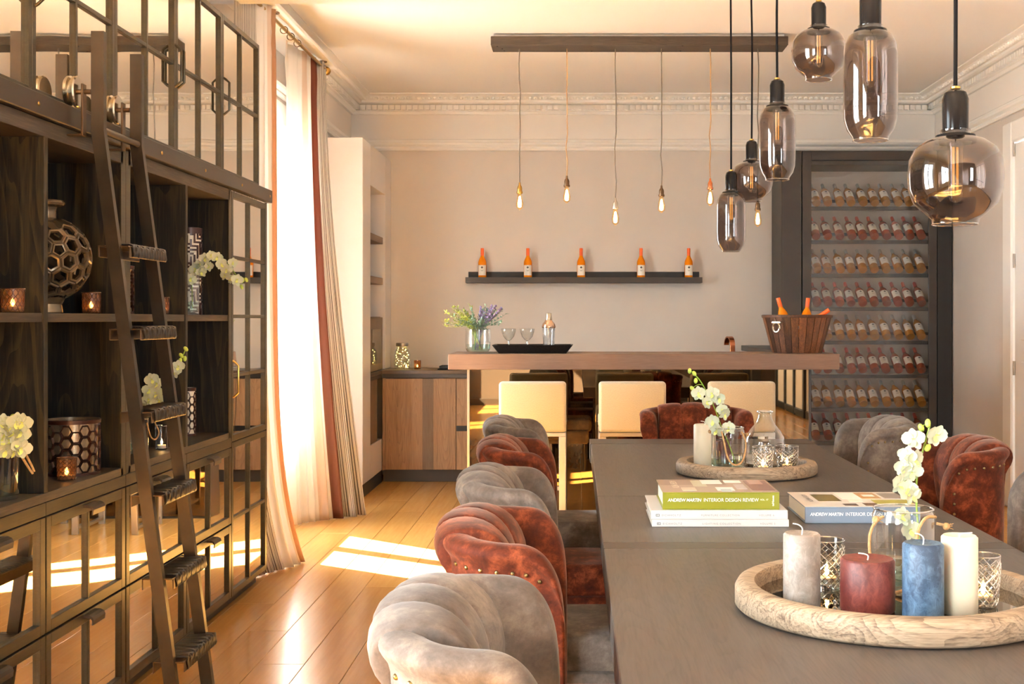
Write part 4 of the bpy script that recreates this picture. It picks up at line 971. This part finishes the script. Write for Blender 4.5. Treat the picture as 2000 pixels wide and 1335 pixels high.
for t, tn in ((gb, 0.0495), (bb, 0.0475)):
    zz = tn*0.46
    obj('spine_lettering', onfront(lettering('ANDREW MARTIN', 0.096, 0.0092, 0.18, 0.95, 0.012), 0.014, -0.0005, zz), M['print'], t, ang=0)
    obj('spine_lettering', onfront(lettering('INTERIOR DESIGN REVIEW', 0.156, 0.0098), 0.117, -0.0005, zz), M['print'], t, ang=0)
    if t is gb:
        obj('spine_lettering', onfront(lettering('VOL. 17', 0.023, 0.0048), 0.277, -0.0005, zz+0.003), M['print'], t, ang=0)
        q = lettering('teNeues', 0.030, 0.0062, 0, 1.0, 0.012); q.v = [(0.3165 - v[1], -0.0005, 0.010 + v[0]) for v in q.v]
        obj('spine_lettering', q, M['print'], t, ang=0)
patch(gb, 0.0, 0.332, 0.0, 0.272, 0.0495, 'a08c7c'); z_ = 0.0495
for a in ((0.0,0.20,0.15,0.27,'8d7767'),(0.10,0.14,0.12,0.25,'b7b49c'),(0.13,0.19,0.17,0.26,'d9dcd8'),(0.20,0.25,0.20,0.25,'ece7de'),(0.16,0.21,0.03,0.1,'dfe3e2'),(0.17,0.2,0.012,0.06,'a9bcc4'),(0.22,0.25,0.06,0.16,'b9b0ac'),(0.26,0.325,0.03,0.24,'7e5f58'),(0.27,0.31,0.16,0.25,'a88a7e'),(0.06,0.10,0.03,0.09,'c9bda9')): patch(gb, *a[:4], z_, a[4])
q = lettering('ANDREW MARTIN', 0.15, 0.02); q.v = [(0.035 + v[1], 0.23 - v[0], 0.0512) for v in q.v]; obj('cover_lettering', q, M['pages'], gb, ang=0)
PZ[0] = 0.0
patch(bb, 0.0, 0.332, 0.0, 0.30, 0.0475, 'd3ccc2'); z_ = 0.0475
for a in ((0.06,0.13,0.11,0.25,'6b5f34'),(0.14,0.2,0.15,0.28,'ece6dc'),(0.15,0.19,0.1,0.14,'e9dfcb'),(0.12,0.16,0.02,0.06,'5a4b41'),(0.18,0.22,0.02,0.07,'6e5645'),(0.2,0.26,0.16,0.28,'b58a58'),(0.215,0.25,0.2,0.24,'f1ece4'),(0.22,0.33,0.06,0.13,'a7a04a'),(0.27,0.33,0.16,0.27,'8f8478')): patch(bb, *a[:4], z_, a[4])
q = lettering('ANDREW MARTIN', 0.15, 0.014, 0.1, 1, 0.01); q.v = [(0.03 + v[1], 0.24 - v[0], 0.0492) for v in q.v]; obj('cover_lettering', q, M['darkprint'], bb, ang=0)

# ------------------------------------------------------------------ trays, candles, glasses on the table
def round_tray(lab, loc, r, h=0.055):
    t = thing('round_wooden_tray', lab, 'tray', loc, 0, 'round pine trays with mirrored bottoms')
    n = 72; c = 0.046
    obj('tray_rim', G().lathe([(r-c,0.004),(r-0.006,0.002),(r,0.008),(r,h-0.016),(r-0.007,h-0.004),(r-0.02,h),(r-c+0.006,h-0.003),(r-c,h-0.014),(r-c,0.004)], n), M['traywood'], t, ang=50)
    obj('mirror_bottom', G().cyl(r-c+0.002, 0.004, 0.022, n=n), M['traymirror'], t)
    obj('felt_foot', G().cyl(r-0.02, 0.0, 0.004, n=48), M['blackmat'], t)
    return t
TZ = 0.7606
round_tray('large round pine tray near the camera holding four pillar candles', (0.642, 2.497, TZ), 0.316)
round_tray('smaller round pine tray by the head chair holding the demijohn', (0.653, 4.70, TZ), 0.268, 0.05)
CZ = TZ + 0.0225
def candle(lab, x, y, r, ztop_, m, wick=0.02, lean=0.3, dip=True):
    t = thing('pillar_candle', lab, 'candle', (x, y, CZ), 0, 'pillar candles on the trays'); h = ztop_ - CZ
    obj('wax_body', G().lathe([(0.0005,0),(r-0.003,0),(r,0.003),(r*1.0,h*0.5),(r*0.995,h-0.004),(r-0.004,h),(r*0.6,h-0.003),(0.0005,h-0.004)], 40), m, t, ang=50)
    obj('wick', G().tube(bez([(0,0,h-0.005),(0.001,0,h+wick*0.5),(-lean*0.02,0,h+wick*0.9),(-lean*0.05,0.002,h+wick)], 8), 0.0012, 6), M['wick'], t)
candle('tall grey pillar candle on the near tray', 0.4475, 2.43, 0.0365, 0.927, M['waxgrey'], 0.018, 0.35)
candle('squat rust-red pillar candle on the near tray', 0.568, 2.39, 0.0525, 0.885, M['waxrust'], 0.009, 0.35)
candle('slate-blue pillar candle on the near tray', 0.659, 2.33, 0.0385, 0.926, M['waxblue'], 0.017, 0.3)
candle('ivory pillar candle beside the blue one on the near tray', 0.739, 2.365, 0.0345, 0.934, M['waxwhite'], 0.004, -0.5)
candle('ivory pillar candle on the far tray behind the roped jar', 0.500, 4.755, 0.043, 0.942, M['waxwhite'], 0.012, 0.3)
candle('maroon pillar candle half hidden behind the jar on the far tray', 0.585, 4.86, 0.033, 0.868, M['waxrust'], 0.01, 0.3)
def cut_glass(lab, x, y, r, z1, gm, lit=True):
    t = thing('cut_glass_tealight', lab, 'candle holder', (x, y, CZ), 0, 'diamond-cut tealight glasses'); h = z1 - CZ
    prof = [(r*(0.78 + 0.22*(j/10)**0.7), 0.004 + (h-0.004)*j/10) for j in range(11)]
    obj('cut_glass', G().lathe(prof, 40), gm, t)
    g = G(); n = 15
    for k in range(n):
        for sg in (-1, 1):
            pts = []
            for i in range(25):
                v = i/24*0.86; rb = r*(0.78 + 0.22*v**0.7) + 0.0004; a = 2*PI*k/n + sg*v*2.9; pts.append((rb*math.cos(a), rb*math.sin(a), 0.004 + v*(h-0.004)))
            g.tube(pts, 0.0011, 4)
    obj('diamond_relief', g, M['relief_' + gm.name], t, ang=60)
    obj('lip', G().tube([((r-0.001)*math.cos(2*PI*i/32), (r-0.001)*math.sin(2*PI*i/32), h) for i in range(32)], 0.0014, 6, True), M['rim'], t)
    obj('glass_base', G().cyl(r*0.74, 0.0, 0.008), M['rim'], t)
    tl = obj('tealight', G().lathe([(0.0005,0.02),(0.018,0.02),(0.019,0.022),(0.019,0.0085),(0.0005,0.0085)], 20), M['waxwhite'], t)
    if lit: obj('flame', G().lathe([(0.0003,0.021),(0.004,0.027),(0.005,0.033),(0.002,0.043),(0.0003,0.049)], 10), M['flame'], tl)
cut_glass('smoked diamond-cut tealight glass behind the grey candle', 0.532, 2.60, 0.037, 0.883, M['smokecut'])
cut_glass('clear diamond-cut tealight glass right of the ivory candle on the near tray', 0.806, 2.43, 0.034, 0.883, M['clearcut'])
cut_glass('clear diamond-cut tealight glass in front of the demijohn', 0.694, 4.55, 0.040, 0.876, M['clearcut'])
cut_glass('smoked diamond-cut tealight glass at the right of the far tray', 0.792, 4.60, 0.0435, 0.874, M['smokecut'])
def rope_jar(lab, x, y, zb, r, z1, loops, knots):
    t = thing('roped_glass_jar', lab, 'vase', (x, y, zb), 0, 'glass jars with jute handles'); h = z1 - zb
    obj('jar_glass', G().lathe([(0.0005,0.01),(r*0.9,0.008),(r*0.98,0.016),(r,0.03),(r,h-0.025),(r*0.985,h-0.012),(r*0.94,h-0.006),(r*0.93,h)], 40), M['clear'], t)
    obj('jar_base', G().lathe([(0.0005,0.0),(r*0.9,0.0),(r*0.97,0.006),(r*0.97,0.012),(0.0005,0.012)], 32), M['rim'], t)
    obj('jar_lip', G().tube([(r*0.94*math.cos(2*PI*i/40), r*0.94*math.sin(2*PI*i/40), h) for i in range(40)], 0.0022, 8, True), M['rim'], t)
    obj('water', G().lathe([(0.0005,0.012),(r*0.93,0.014),(r*0.97,0.03),(r*0.97,0.045),(0.0005,0.045)], 32), M['water'], t)
    for lp_ in loops: obj('rope_handle', G().tube(bez(lp_, 26), 0.0034, 7), M['rope'], t)
    for kx, ky, kz in knots:
        g = G().ball(0.008, (kx, ky, kz), 8, 6)
        for q in range(7):
            a = q*0.9; g.tube([(kx, ky, kz), (kx + 0.012 + 0.003*math.cos(a), ky + 0.004*math.sin(a), kz + 0.006*math.cos(a*1.7))], 0.0009, 4)
        g.tube(bez([(kx*0.75, ky, kz+0.006), (kx*0.92, ky, kz+0.003), (kx, ky, kz)], 8), 0.0032, 6)
        obj('rope_knot', g, M['rope'], t)
    return t
rj = rope_jar('glass jar with a drooping jute handle on the near tray behind the blue candle', 0.695, 2.605, CZ, 0.0655, 0.948,
    [[(-0.058,-0.03,0.15),(-0.080,-0.04,0.12),(-0.082,-0.055,0.06),(-0.07,-0.072,0.015),(-0.035,-0.085,0.006),(-0.005,-0.085,0.03),(0.005,-0.075,0.085),(0.012,-0.07,0.13),(0.030,-0.062,0.155),(0.058,-0.035,0.152)]],
    [(-0.066,-0.034,0.147),(0.082,-0.03,0.132)])
rope_jar('glass jar with a looped jute handle on the far tray', 0.572, 4.62, CZ, 0.0635, 0.941,
    [[(-0.03,-0.058,0.148),(-0.022,-0.072,0.11),(-0.012,-0.078,0.06),(0.008,-0.08,0.03),(0.035,-0.078,0.03),(0.054,-0.068,0.06),(0.06,-0.055,0.11),(0.045,-0.052,0.148)]],
    [(-0.066,0.0,0.143),(0.072,-0.01,0.132)])
dj = thing('glass_demijohn', 'clear bell-shaped glass demijohn with a ringed neck on the far tray', 'bottle', (0.738, 4.79, CZ))
obj('demijohn_glass', G().lathe([(0.0005,0.008),(0.07,0.004),(0.077,0.014),(0.078,0.085),(0.074,0.108),(0.060,0.132),(0.041,0.155),(0.028,0.180),(0.025,0.196),(0.027,0.204)], 44), M['clear'], dj)
obj('neck_ring', G().tube([(0.0285*math.cos(2*PI*i/32), 0.0285*math.sin(2*PI*i/32), 0.205) for i in range(32)], 0.0042, 8, True), M['rim'], dj)
obj('glass_base', G().lathe([(0.0005,0.0),(0.07,0.0),(0.075,0.006),(0.0005,0.008)], 32), M['rim'], dj)

# ------------------------------------------------------------------ orchids
def petal(g, ang, L, W, curl, tip=0.5):
    ca_, sa = math.cos(ang), math.sin(ang); vs = []
    for i in range(5):
        t = i/4; w_ = W*(0.12, 0.40, 0.52, 0.46, 0.14)[i]
        for s in (-1, 0, 1):
            u, v = L*t, w_*s; z = curl*(t*t)*L + 0.10*W*(abs(s)-0.5)
            vs.append((u*ca_ - v*sa, u*sa + v*ca_, z))
    fs = [(i*3+j, i*3+j+1, i*3+j+4, i*3+j+3) for i in range(4) for j in range(2)]
    return g.add(vs, fs)
def flower_mesh(r, seed):
    rnd = random.Random(seed); g = G()
    for k, (L, W) in enumerate(((1.0,0.70),(1.0,1.15),(0.95,0.66),(0.95,0.66),(1.0,1.15))):
        petal(g, PI/2 + k*2*PI/5 + rnd.uniform(-0.15,0.15), r*L, r*W, rnd.uniform(-0.35,0.35))
    a = g.mesh('flower', 180); a.materials.append(M['petal'])
    b = G(); petal(b, -PI/2, r*0.5, r*0.45, 1.0); petal(b, PI/2, r*0.2, r*0.3, 1.2); b = b.mesh('flower_lip', 180); b.materials.append(M['lip'])
    return a, b
def orchid(lab, stem, flowers, buds, r, y0, grp='cut orchid stems', zbase=None, sr=0.0022):
    """stem, flowers and buds as (x, y, z) in the room"""
    base = stem[0]; t = thing('orchid_stem', lab, 'orchid', base, 0, grp); B = Vector(base); rnd = random.Random(len(lab)*13 + len(flowers))
    P = bez([Vector(p) - B for p in stem], 26); obj('stem', G().tube(P, sr, 6), M['stem'], t)
    fm_ = [flower_mesh(r, s) for s in (3, 5, 9)]; tw = G()
    def twig(p):
        q = min(P, key=lambda s_: (s_ - p).length + 0.4*max(0, s_.z - p.z)); mid = (q + p)/2 + Vector((0, 0, 0.008)); tw.tube(bez([q, mid, p], 6), 0.0011, 5)
    for i, f in enumerate(flowers):
        p = Vector(f) - B; me, ml = fm_[i % 3]; twig(p)
        o = obj('flower', me, None, t, p); d = Vector((rnd.uniform(-0.7,0.7), -1, rnd.uniform(-0.5,0.35)))
        o.rotation_euler = (d.to_track_quat('Z', 'Y').to_matrix() @ Matrix.Rotation(rnd.uniform(-0.4,0.4), 3, 'Z')).to_euler(); s_ = rnd.uniform(0.85, 1.15); o.scale = (s_, s_, s_)
        l = obj('flower_lip', ml, None, o, (0, 0, r*0.06))
    for f in buds:
        p = Vector(f) - B; twig(p); o = obj('bud', G().ball(r*0.28, n=10, m=8, sz=1.5), M['bud'], t, p); o.rotation_euler = (rnd.uniform(-0.6,0.6), rnd.uniform(-0.8,0.8), 0)
    obj('twig', tw, M['stem'], t)
    return t
def at(px, py, d): return ((px-1124)*d/F, d, H - (py-622)*d/F)
orchid('white orchid stem leaning in the jar on the near tray', [at(1800,1110,2.60), at(1796,1060,2.60), at(1790,985,2.60), at(1791,930,2.59), at(1801,885,2.59), at(1811,850,2.59), at(1816,830,2.59)],
       [at(*p, 2.575) for p in ((1784,857),(1828,850),(1772,889),(1788,897),(1764,912),(1781,922),(1757,944),(1772,958),(1783,968),(1762,1008),(1778,1035))], [at(1812,826,2.59), at(1799,835,2.59), at(1812,874,2.585)], 0.0225, 0)
orchid('white orchid stem leaning over the far tray', [at(1437,905,4.62), at(1424,868,4.62), at(1410,835,4.61), at(1397,800,4.60), at(1382,768,4.60), at(1366,741,4.60), at(1352,728,4.60)],
       [at(*p, 4.585) for p in ((1391,769),(1405,778),(1410,799),(1416,808),(1392,822),(1424,836),(1364,768),(1380,786),(1400,840))], [at(1347,724,4.60), at(1356,729,4.60), at(1359,743,4.60), at(1352,758,4.60)], 0.026, 0)

# ------------------------------------------------------------------ smoked glass pendants
ROUND = [(0.034,0.0),(0.035,0.008),(0.043,0.015),(0.061,0.031),(0.069,0.052),(0.0705,0.075),(0.068,0.098),(0.060,0.114),(0.044,0.126),(0.026,0.132),(0.022,0.136),(0.0225,0.142)]
TALL = [(0.031,0.0),(0.032,0.005),(0.041,0.018),(0.0465,0.036),(0.0478,0.06),(0.0478,0.150),(0.0455,0.170),(0.038,0.186),(0.027,0.194),(0.0215,0.198),(0.022,0.204)]
def pendant(lab, px, ybot, d, prof, cord_dx=0.0):
    h = prof[-1][1]; x, _, z = at(px, ybot, d); t = thing('smoked_glass_pendant', lab, 'pendant lamp', (x, d, z), 0, 'smoked glass pendants over the table')
    sh = obj('glass_shade', G().lathe(prof, 48), M['smoke'], t, ang=60)
    obj('glass_lip', G().tube([(prof[0][0]*math.cos(2*PI*i/40), prof[0][0]*math.sin(2*PI*i/40), 0) for i in range(40)], 0.0011, 6, True), M['rim'], sh)
    obj('cap', G().lathe([(0.030,h-0.020),(0.031,h-0.016),(0.029,h-0.008),(0.019,h-0.005),(0.0195,h+0.046),(0.016,h+0.056),(0.009,h+0.061),(0.0004,h+0.062)], 32), M['black'], t)
    obj('cap_collar', G().lathe([(0.005,h+0.061),(0.0075,h+0.062),(0.0075,h+0.065),(0.004,h+0.066)], 20), M['brass'], t)
    b = obj('bulb', G().lathe([(0.0125,h-0.018),(0.0125,h-0.024),(0.0105,h-0.03),(0.0105,h-0.098),(0.0075,h-0.107),(0.0005,h-0.11)], 24), M['clear'], t)
    obj('filament', G().tube([(-0.003,0,h-0.026),(-0.003,0,h-0.098)], 0.0018, 6).tube([(0.003,0,h-0.026),(0.003,0,h-0.098)], 0.0018, 6), M['filament'], b)
    top = ZC - z; rnd = random.Random(px)
    pts = [(0,0,h+0.062)] + [(rnd.uniform(-0.002,0.002), 0, h+0.062 + (top-h-0.062)*i/8) for i in range(1, 8)] + [(cord_dx,0,top-0.002)]
    obj('cord', G().tube(bez(pts, 30), 0.0032, 8), M['cord'], t)
    obj('ceiling_rose', G().lathe([(0.03,top-0.018),(0.035,top-0.012),(0.035,top)], 24, (cord_dx,0,0), True), M['black'], t)
pendant('biggest-looking round smoked glass pendant, closest to the right wall', 1866, 438, 1.85, ROUND, 0.01)
pendant('tall smoked glass pendant hanging highest, left of the nearest round one', 1700, 274, 2.19, TALL)
pendant('round smoked glass pendant hanging highest, near the plank lamp end', 1599, 156, 3.2, ROUND)
pendant('tall smoked glass pendant overlapping a smaller round one', 1518, 351, 3.25, TALL)
pendant('smallest-looking round smoked glass pendant, in front of the wall beside the wine cabinet', 1468, 393, 4.1, ROUND)
pendant('lowest tall smoked glass pendant, hanging farthest from the camera', 1428, 491, 4.05, TALL)

# ------------------------------------------------------------------ things in the library shelves
US, LS = 1.3675, 0.8275                                           # upper and lower shelf heights
pv = thing('pierced_ceramic_vase', 'big round glazed vase with a pierced hexagon weave on the upper shelf', 'vase', (-1.735, 4.03, US))
def pierced(r):
    b = bmesh.new(); bmesh.ops.create_icosphere(b, subdivisions=1, radius=1)
    bmesh.ops.subdivide_edges(b, edges=b.edges[:], cuts=2, use_grid_fill=True)
    bmesh.ops.triangulate(b, faces=[f for f in b.faces if len(f.verts) > 3])
    for v in b.verts: v.co.normalize()
    b.verts.index_update(); g = G()
    for v in b.verts:
        fs = [f.calc_center_median().normalized() for f in v.link_faces]; c = v.co
        u = c.orthogonal().normalized(); w_ = c.cross(u); fs.sort(key=lambda p: math.atan2(p.dot(w_), p.dot(u)))
        n = len(fs); out = [p*r for p in fs]; inn = [(c + (p - c)*0.66).normalized()*r*1.004 for p in fs]; mid = [(c + (p - c)*0.84).normalized()*r*1.02 for p in fs]
        back = [(c + (p - c)*0.66).normalized()*r*0.94 for p in fs]; ob = [p*r*0.94 for p in fs]
        if c.z > 0.93 or c.z < -0.95: g.add([tuple(p) for p in out] + [tuple(c*r)], [(i, (i+1) % n, n) for i in range(n)]); continue
        vs_ = [tuple(p) for p in out + mid + inn + back + ob]
        g.add(vs_, [(k*n+i, k*n+(i+1) % n, (k+1)*n+(i+1) % n, (k+1)*n+i) for k in range(4) for i in range(n)])
    b.free(); g.turn(Matrix.Rotation(0.4, 4, 'Z') @ Matrix.Rotation(0.3, 4, 'X')); g.v = [(x, y, z + 0.178) for x, y, z in g.v]; return g
obj('pierced_body', pierced(0.139), M['ceramic'], pv, ang=30)
obj('neck', G().lathe([(0.045,0.30),(0.032,0.312),(0.031,0.335),(0.036,0.348),(0.055,0.354),(0.058,0.362),(0.054,0.37),(0.03,0.371),(0.027,0.34)], 28), M['ceramic'], pv)
obj('foot', G().lathe([(0.05,0.0),(0.052,0.004),(0.048,0.03),(0.06,0.052)], 28), M['ceramic'], pv)
def hexlantern(lab, loc, r, h, hx, rows, rim=True, fret=False, gm='lanterngold', cat='lantern'):
    t = thing('relief_lantern', lab, cat, loc, 0, None)
    obj('lantern_glass', G().lathe([(0.0005,0.004),(r-0.004,0.004),(r-0.003,h)], 40), M[gm], t)
    n = max(6, int(round(2*PI*r/(hx*1.5))/2)*2); g = G(); da = 2*PI/n
    sx = 2*PI*r/n/1.5; sy = (h*0.86)/rows
    def pt(a, z, rr): return (rr*math.cos(a), rr*math.sin(a), z)
    for c in range(n):
        for q in range(rows):
            a = c*da; zc = h*0.05 + sy*(q + 0.5 + (0.5 if c % 2 else 0))
            if zc + sy*0.5 > h*0.93: continue
            ho = [(a + sx*1.0*math.cos(k*PI/3)/r, zc + sy*0.57*math.sin(k*PI/3)) for k in range(6)]; hi = [(a + sx*0.74*math.cos(k*PI/3)/r, zc + sy*0.42*math.sin(k*PI/3)) for k in range(6)]
            hm = [(a + sx*0.88*math.cos(k*PI/3)/r, zc + sy*0.5*math.sin(k*PI/3)) for k in range(6)]
            vs_ = [pt(p, z, r-0.002) for p, z in ho] + [pt(p, z, r+0.0022) for p, z in hm] + [pt(p, z, r-0.002) for p, z in hi]
            g.add(vs_, [(k*6+i, k*6+(i+1) % 6, (k+1)*6+(i+1) % 6, (k+1)*6+i) for k in range(2) for i in range(6)])
    obj('hexagon_relief', g, M['lantern'], t, ang=30)
    obj('rim_band', G().lathe([(r-0.004,h*0.93),(r+0.002,h*0.93),(r+0.003,h),(r-0.003,h+0.001)], 40), M['lantern'], t)
    obj('base_band', G().lathe([(r*0.9,0),(r+0.002,0),(r+0.002,h*0.045),(r-0.003,h*0.05)], 40), M['lantern'], t)
    return t
hexlantern('wide dark honeycomb lantern on the lower shelf behind a small votive', (-1.700, 4.15, LS), 0.089, 0.184, 0.021, 4)
hexlantern('slim honeycomb lantern on the upper shelf, half hidden by the bookcase stile', (-1.735, 4.72, US), 0.036, 0.185, 0.013, 6)
hexlantern('slim gold lattice lantern on the lower shelf of the last open bay', (-1.725, 5.49, LS), 0.027, 0.215, 0.012, 5, gm='lanternwhite')
fl_ = thing('fretwork_lantern', 'tall white and brown fretwork lantern on the upper shelf behind the arching orchid', 'lantern', (-1.745, 5.56, US))
obj('inner_glass', G().lathe([(0.0005,0.004),(0.049,0.004),(0.049,0.385)], 36), M['lanternwhite'], fl_)
PAT = ['X.XXXXX.', 'X.....X.', 'XXXXX.X.', '....X.X.', 'XXX.X.XX', '..X.X...', '..X.XXXX', 'X.X.....'][::-1]
g = G(); NA_ = 40; NZ = 40
for i in range(NA_):
    for j in range(NZ):
        if PAT[(j + i // 8 * 3) % 8][(i + j // 8 * 2) % 8] == 'X':
            a0, a1 = 2*PI*i/NA_, 2*PI*(i+1)/NA_; z0, z1 = 0.02 + 0.345*j/NZ, 0.02 + 0.345*(j+1)/NZ
            g.add([(rr_*math.cos(a), rr_*math.sin(a), z) for rr_ in (0.0492, 0.0535) for a, z in ((a0,z0),(a1,z0),(a1,z1),(a0,z1))], [(4,5,6,7),(0,1,5,4),(1,2,6,5),(2,3,7,6),(3,0,4,7)])
obj('fretwork', g, M['lantern'], fl_, ang=0)
obj('rim_band', G().lathe([(0.048,0.365),(0.054,0.365),(0.0545,0.392),(0.048,0.393)], 36), M['lantern'], fl_)
obj('base_band', G().lathe([(0.046,0),(0.054,0),(0.054,0.02),(0.048,0.021)], 36), M['lantern'], fl_)
# votives
def net_votive(lab, loc, r, h, style):
    t = votive('votive_glass', lab, loc, r, h, M['votive'], lit=True, grp='patterned votives in the library', fm=M['lantern'])
    g = G(); n = 14
    for k in range(n):
        for s in (-1, 1):
            pts = []
            for i in range(13):
                v = i/12; rr_ = r*(0.9 + 0.1*v) + 0.0006; a = 2*PI*k/n + s*0.22*math.sin(v*PI*(3 if style == 0 else 5)); pts.append((rr_*math.cos(a), rr_*math.sin(a), 0.004 + v*(h-0.006)))
            g.tube(pts, 0.0008, 4)
    obj('net_relief', g, M['lantern'], t)
net_votive('lit amber votive with a leaf net at the left edge of the upper shelf', (-1.642, 3.585, US), 0.033, 0.07, 0)
net_votive('amber votive with a dark net right of the pierced vase', (-1.655, 4.20, US), 0.031, 0.072, 0)
net_votive('dark star-patterned votive in front of the wide honeycomb lantern', (-1.648, 3.98, LS), 0.031, 0.073, 1)
net_votive('pale lattice votive beside the slim honeycomb lantern', (-1.645, 4.90, US), 0.024, 0.068, 0)
mv = votive('mercury_votive', 'lit mottled silver votive on the lower shelf behind the ladder', (-1.655, 4.915, LS), 0.028, 0.095, M['clearcut'])
# vases with orchids
def plainvase(lab, loc, r, h, water=0.3):
    t = thing('glass_vase', lab, 'vase', loc)
    obj('vase_glass', G().lathe([(0.0005,0.012),(r*0.92,0.01),(r*0.97,0.016),(r,h)], 32), M['clear'], t)
    obj('vase_base', G().lathe([(0.0005,0),(r*0.93,0),(r*0.96,0.012),(0.0005,0.013)], 28), M['rim'], t)
    obj('vase_lip', G().tube([(r*math.cos(2*PI*i/32), r*math.sin(2*PI*i/32), h) for i in range(32)], 0.0016, 6, True), M['rim'], t)
    obj('water', G().lathe([(0.0005,0.014),(r*0.95,0.016),(r*0.965,h*water),(0.0005,h*water)], 28), M['water'], t)
    return t
plainvase('tall slim clear vase on the upper shelf in front of the fretwork lantern', (-1.677, 5.38, US), 0.030, 0.19)
orchid('white orchid stem arching out of the upper shelf over the mirrored cabinet', [(-1.677,5.38,US+0.03), at(375,548,5.38), at(380,522,5.37), at(397,503,5.36), at(420,499,5.36), at(445,516,5.36), at(462,537,5.37), at(477,549,5.38)],
       [at(px_, py_, 5.345) for px_, py_ in ((372,545),(382,526),(391,515),(400,505),(412,499),(424,503),(393,531),(409,521),(432,515),(443,527),(455,513),(440,538),(452,545),(463,547))], [at(474,546,5.37), at(481,546,5.37), at(472,560,5.37)], 0.027, 0)
v3 = plainvase('clear vase with a rope tie on the lower shelf behind the ladder', (-1.69, 4.76, LS), 0.035, 0.135)
obj('rope_handle', G().tube(bez([(0.034,-0.012,0.12),(0.05,-0.02,0.07),(0.062,0.0,0.055),(0.066,0.03,0.08),(0.045,0.04,0.12)], 20), 0.003, 6), M['rope'], v3)
orchid('white and green orchid stem rising behind the ladder on the lower shelf', [(-1.69,4.76,LS+0.02), at(272,812,4.74), at(287,778,4.73), at(305,756,4.73), at(328,734,4.73), at(345,714,4.73), at(356,697,4.73), at(362,682,4.73)],
       [at(px_, py_, 4.70) for px_, py_ in ((270,788),(283,795),(297,742),(307,750),(292,763),(305,768),(311,780),(300,790),(291,781),(339,726),(348,716))], [at(335,742,4.72), at(352,704,4.73), at(361,700,4.73), at(363,681,4.73), at(354,694,4.73)], 0.027, 0)
v1 = plainvase('wide clear vase with a jute tie at the left edge of the lower shelf', (-1.700, 3.56, LS), 0.084, 0.155)
obj('rope_handle', G().tube(bez([(0.083,0.0,0.148),(0.095,0.01,0.14),(0.108,0.03,0.10),(0.114,0.04,0.075)], 16), 0.0036, 7).tube(bez([(0.083,0.0,0.148),(0.092,0.0,0.13),(0.106,0.02,0.09),(0.112,0.035,0.07)], 16), 0.0036, 7), M['rope'], v1)
orchid('clustered white orchid heads in the wide vase at the left edge of the lower shelf', [(-1.70,3.56,LS+0.03), (-1.69,3.55,LS+0.12), at(10,862,3.54), at(16,835,3.53), at(20,820,3.53)],
       [at(px_, py_, 3.50) for px_, py_ in ((5,825),(18,832),(32,824),(44,826),(10,845),(28,846),(42,846),(4,862),(20,862),(36,864),(12,880),(28,882),(42,875))], [at(24,815,3.53), at(50,850,3.53)], 0.028, 0)
# anything else out of the picture but lit: portals for the window daylight
for (a0, a1, z0, z1) in WIN_L:
    l = bpy.data.lights.new('window_portal', 'AREA'); o = bpy.data.objects.new('window_portal', l); C.objects.link(o); l.shape = 'RECTANGLE'; l.size = z1; l.size_y = a1-a0
    l.cycles.is_portal = True; o.location = (XL-0.32, (a0+a1)/2, z1/2); o.rotation_euler = (0, R(-90), 0)
for (a0, a1, z0, z1) in WIN_F:
    l = bpy.data.lights.new('window_portal', 'AREA'); o = bpy.data.objects.new('window_portal', l); C.objects.link(o); l.shape = 'RECTANGLE'; l.size = a1-a0; l.size_y = z1
    l.cycles.is_portal = True; o.location = ((a0+a1)/2, YF-0.32, z1/2); o.rotation_euler = (R(90), 0, 0)
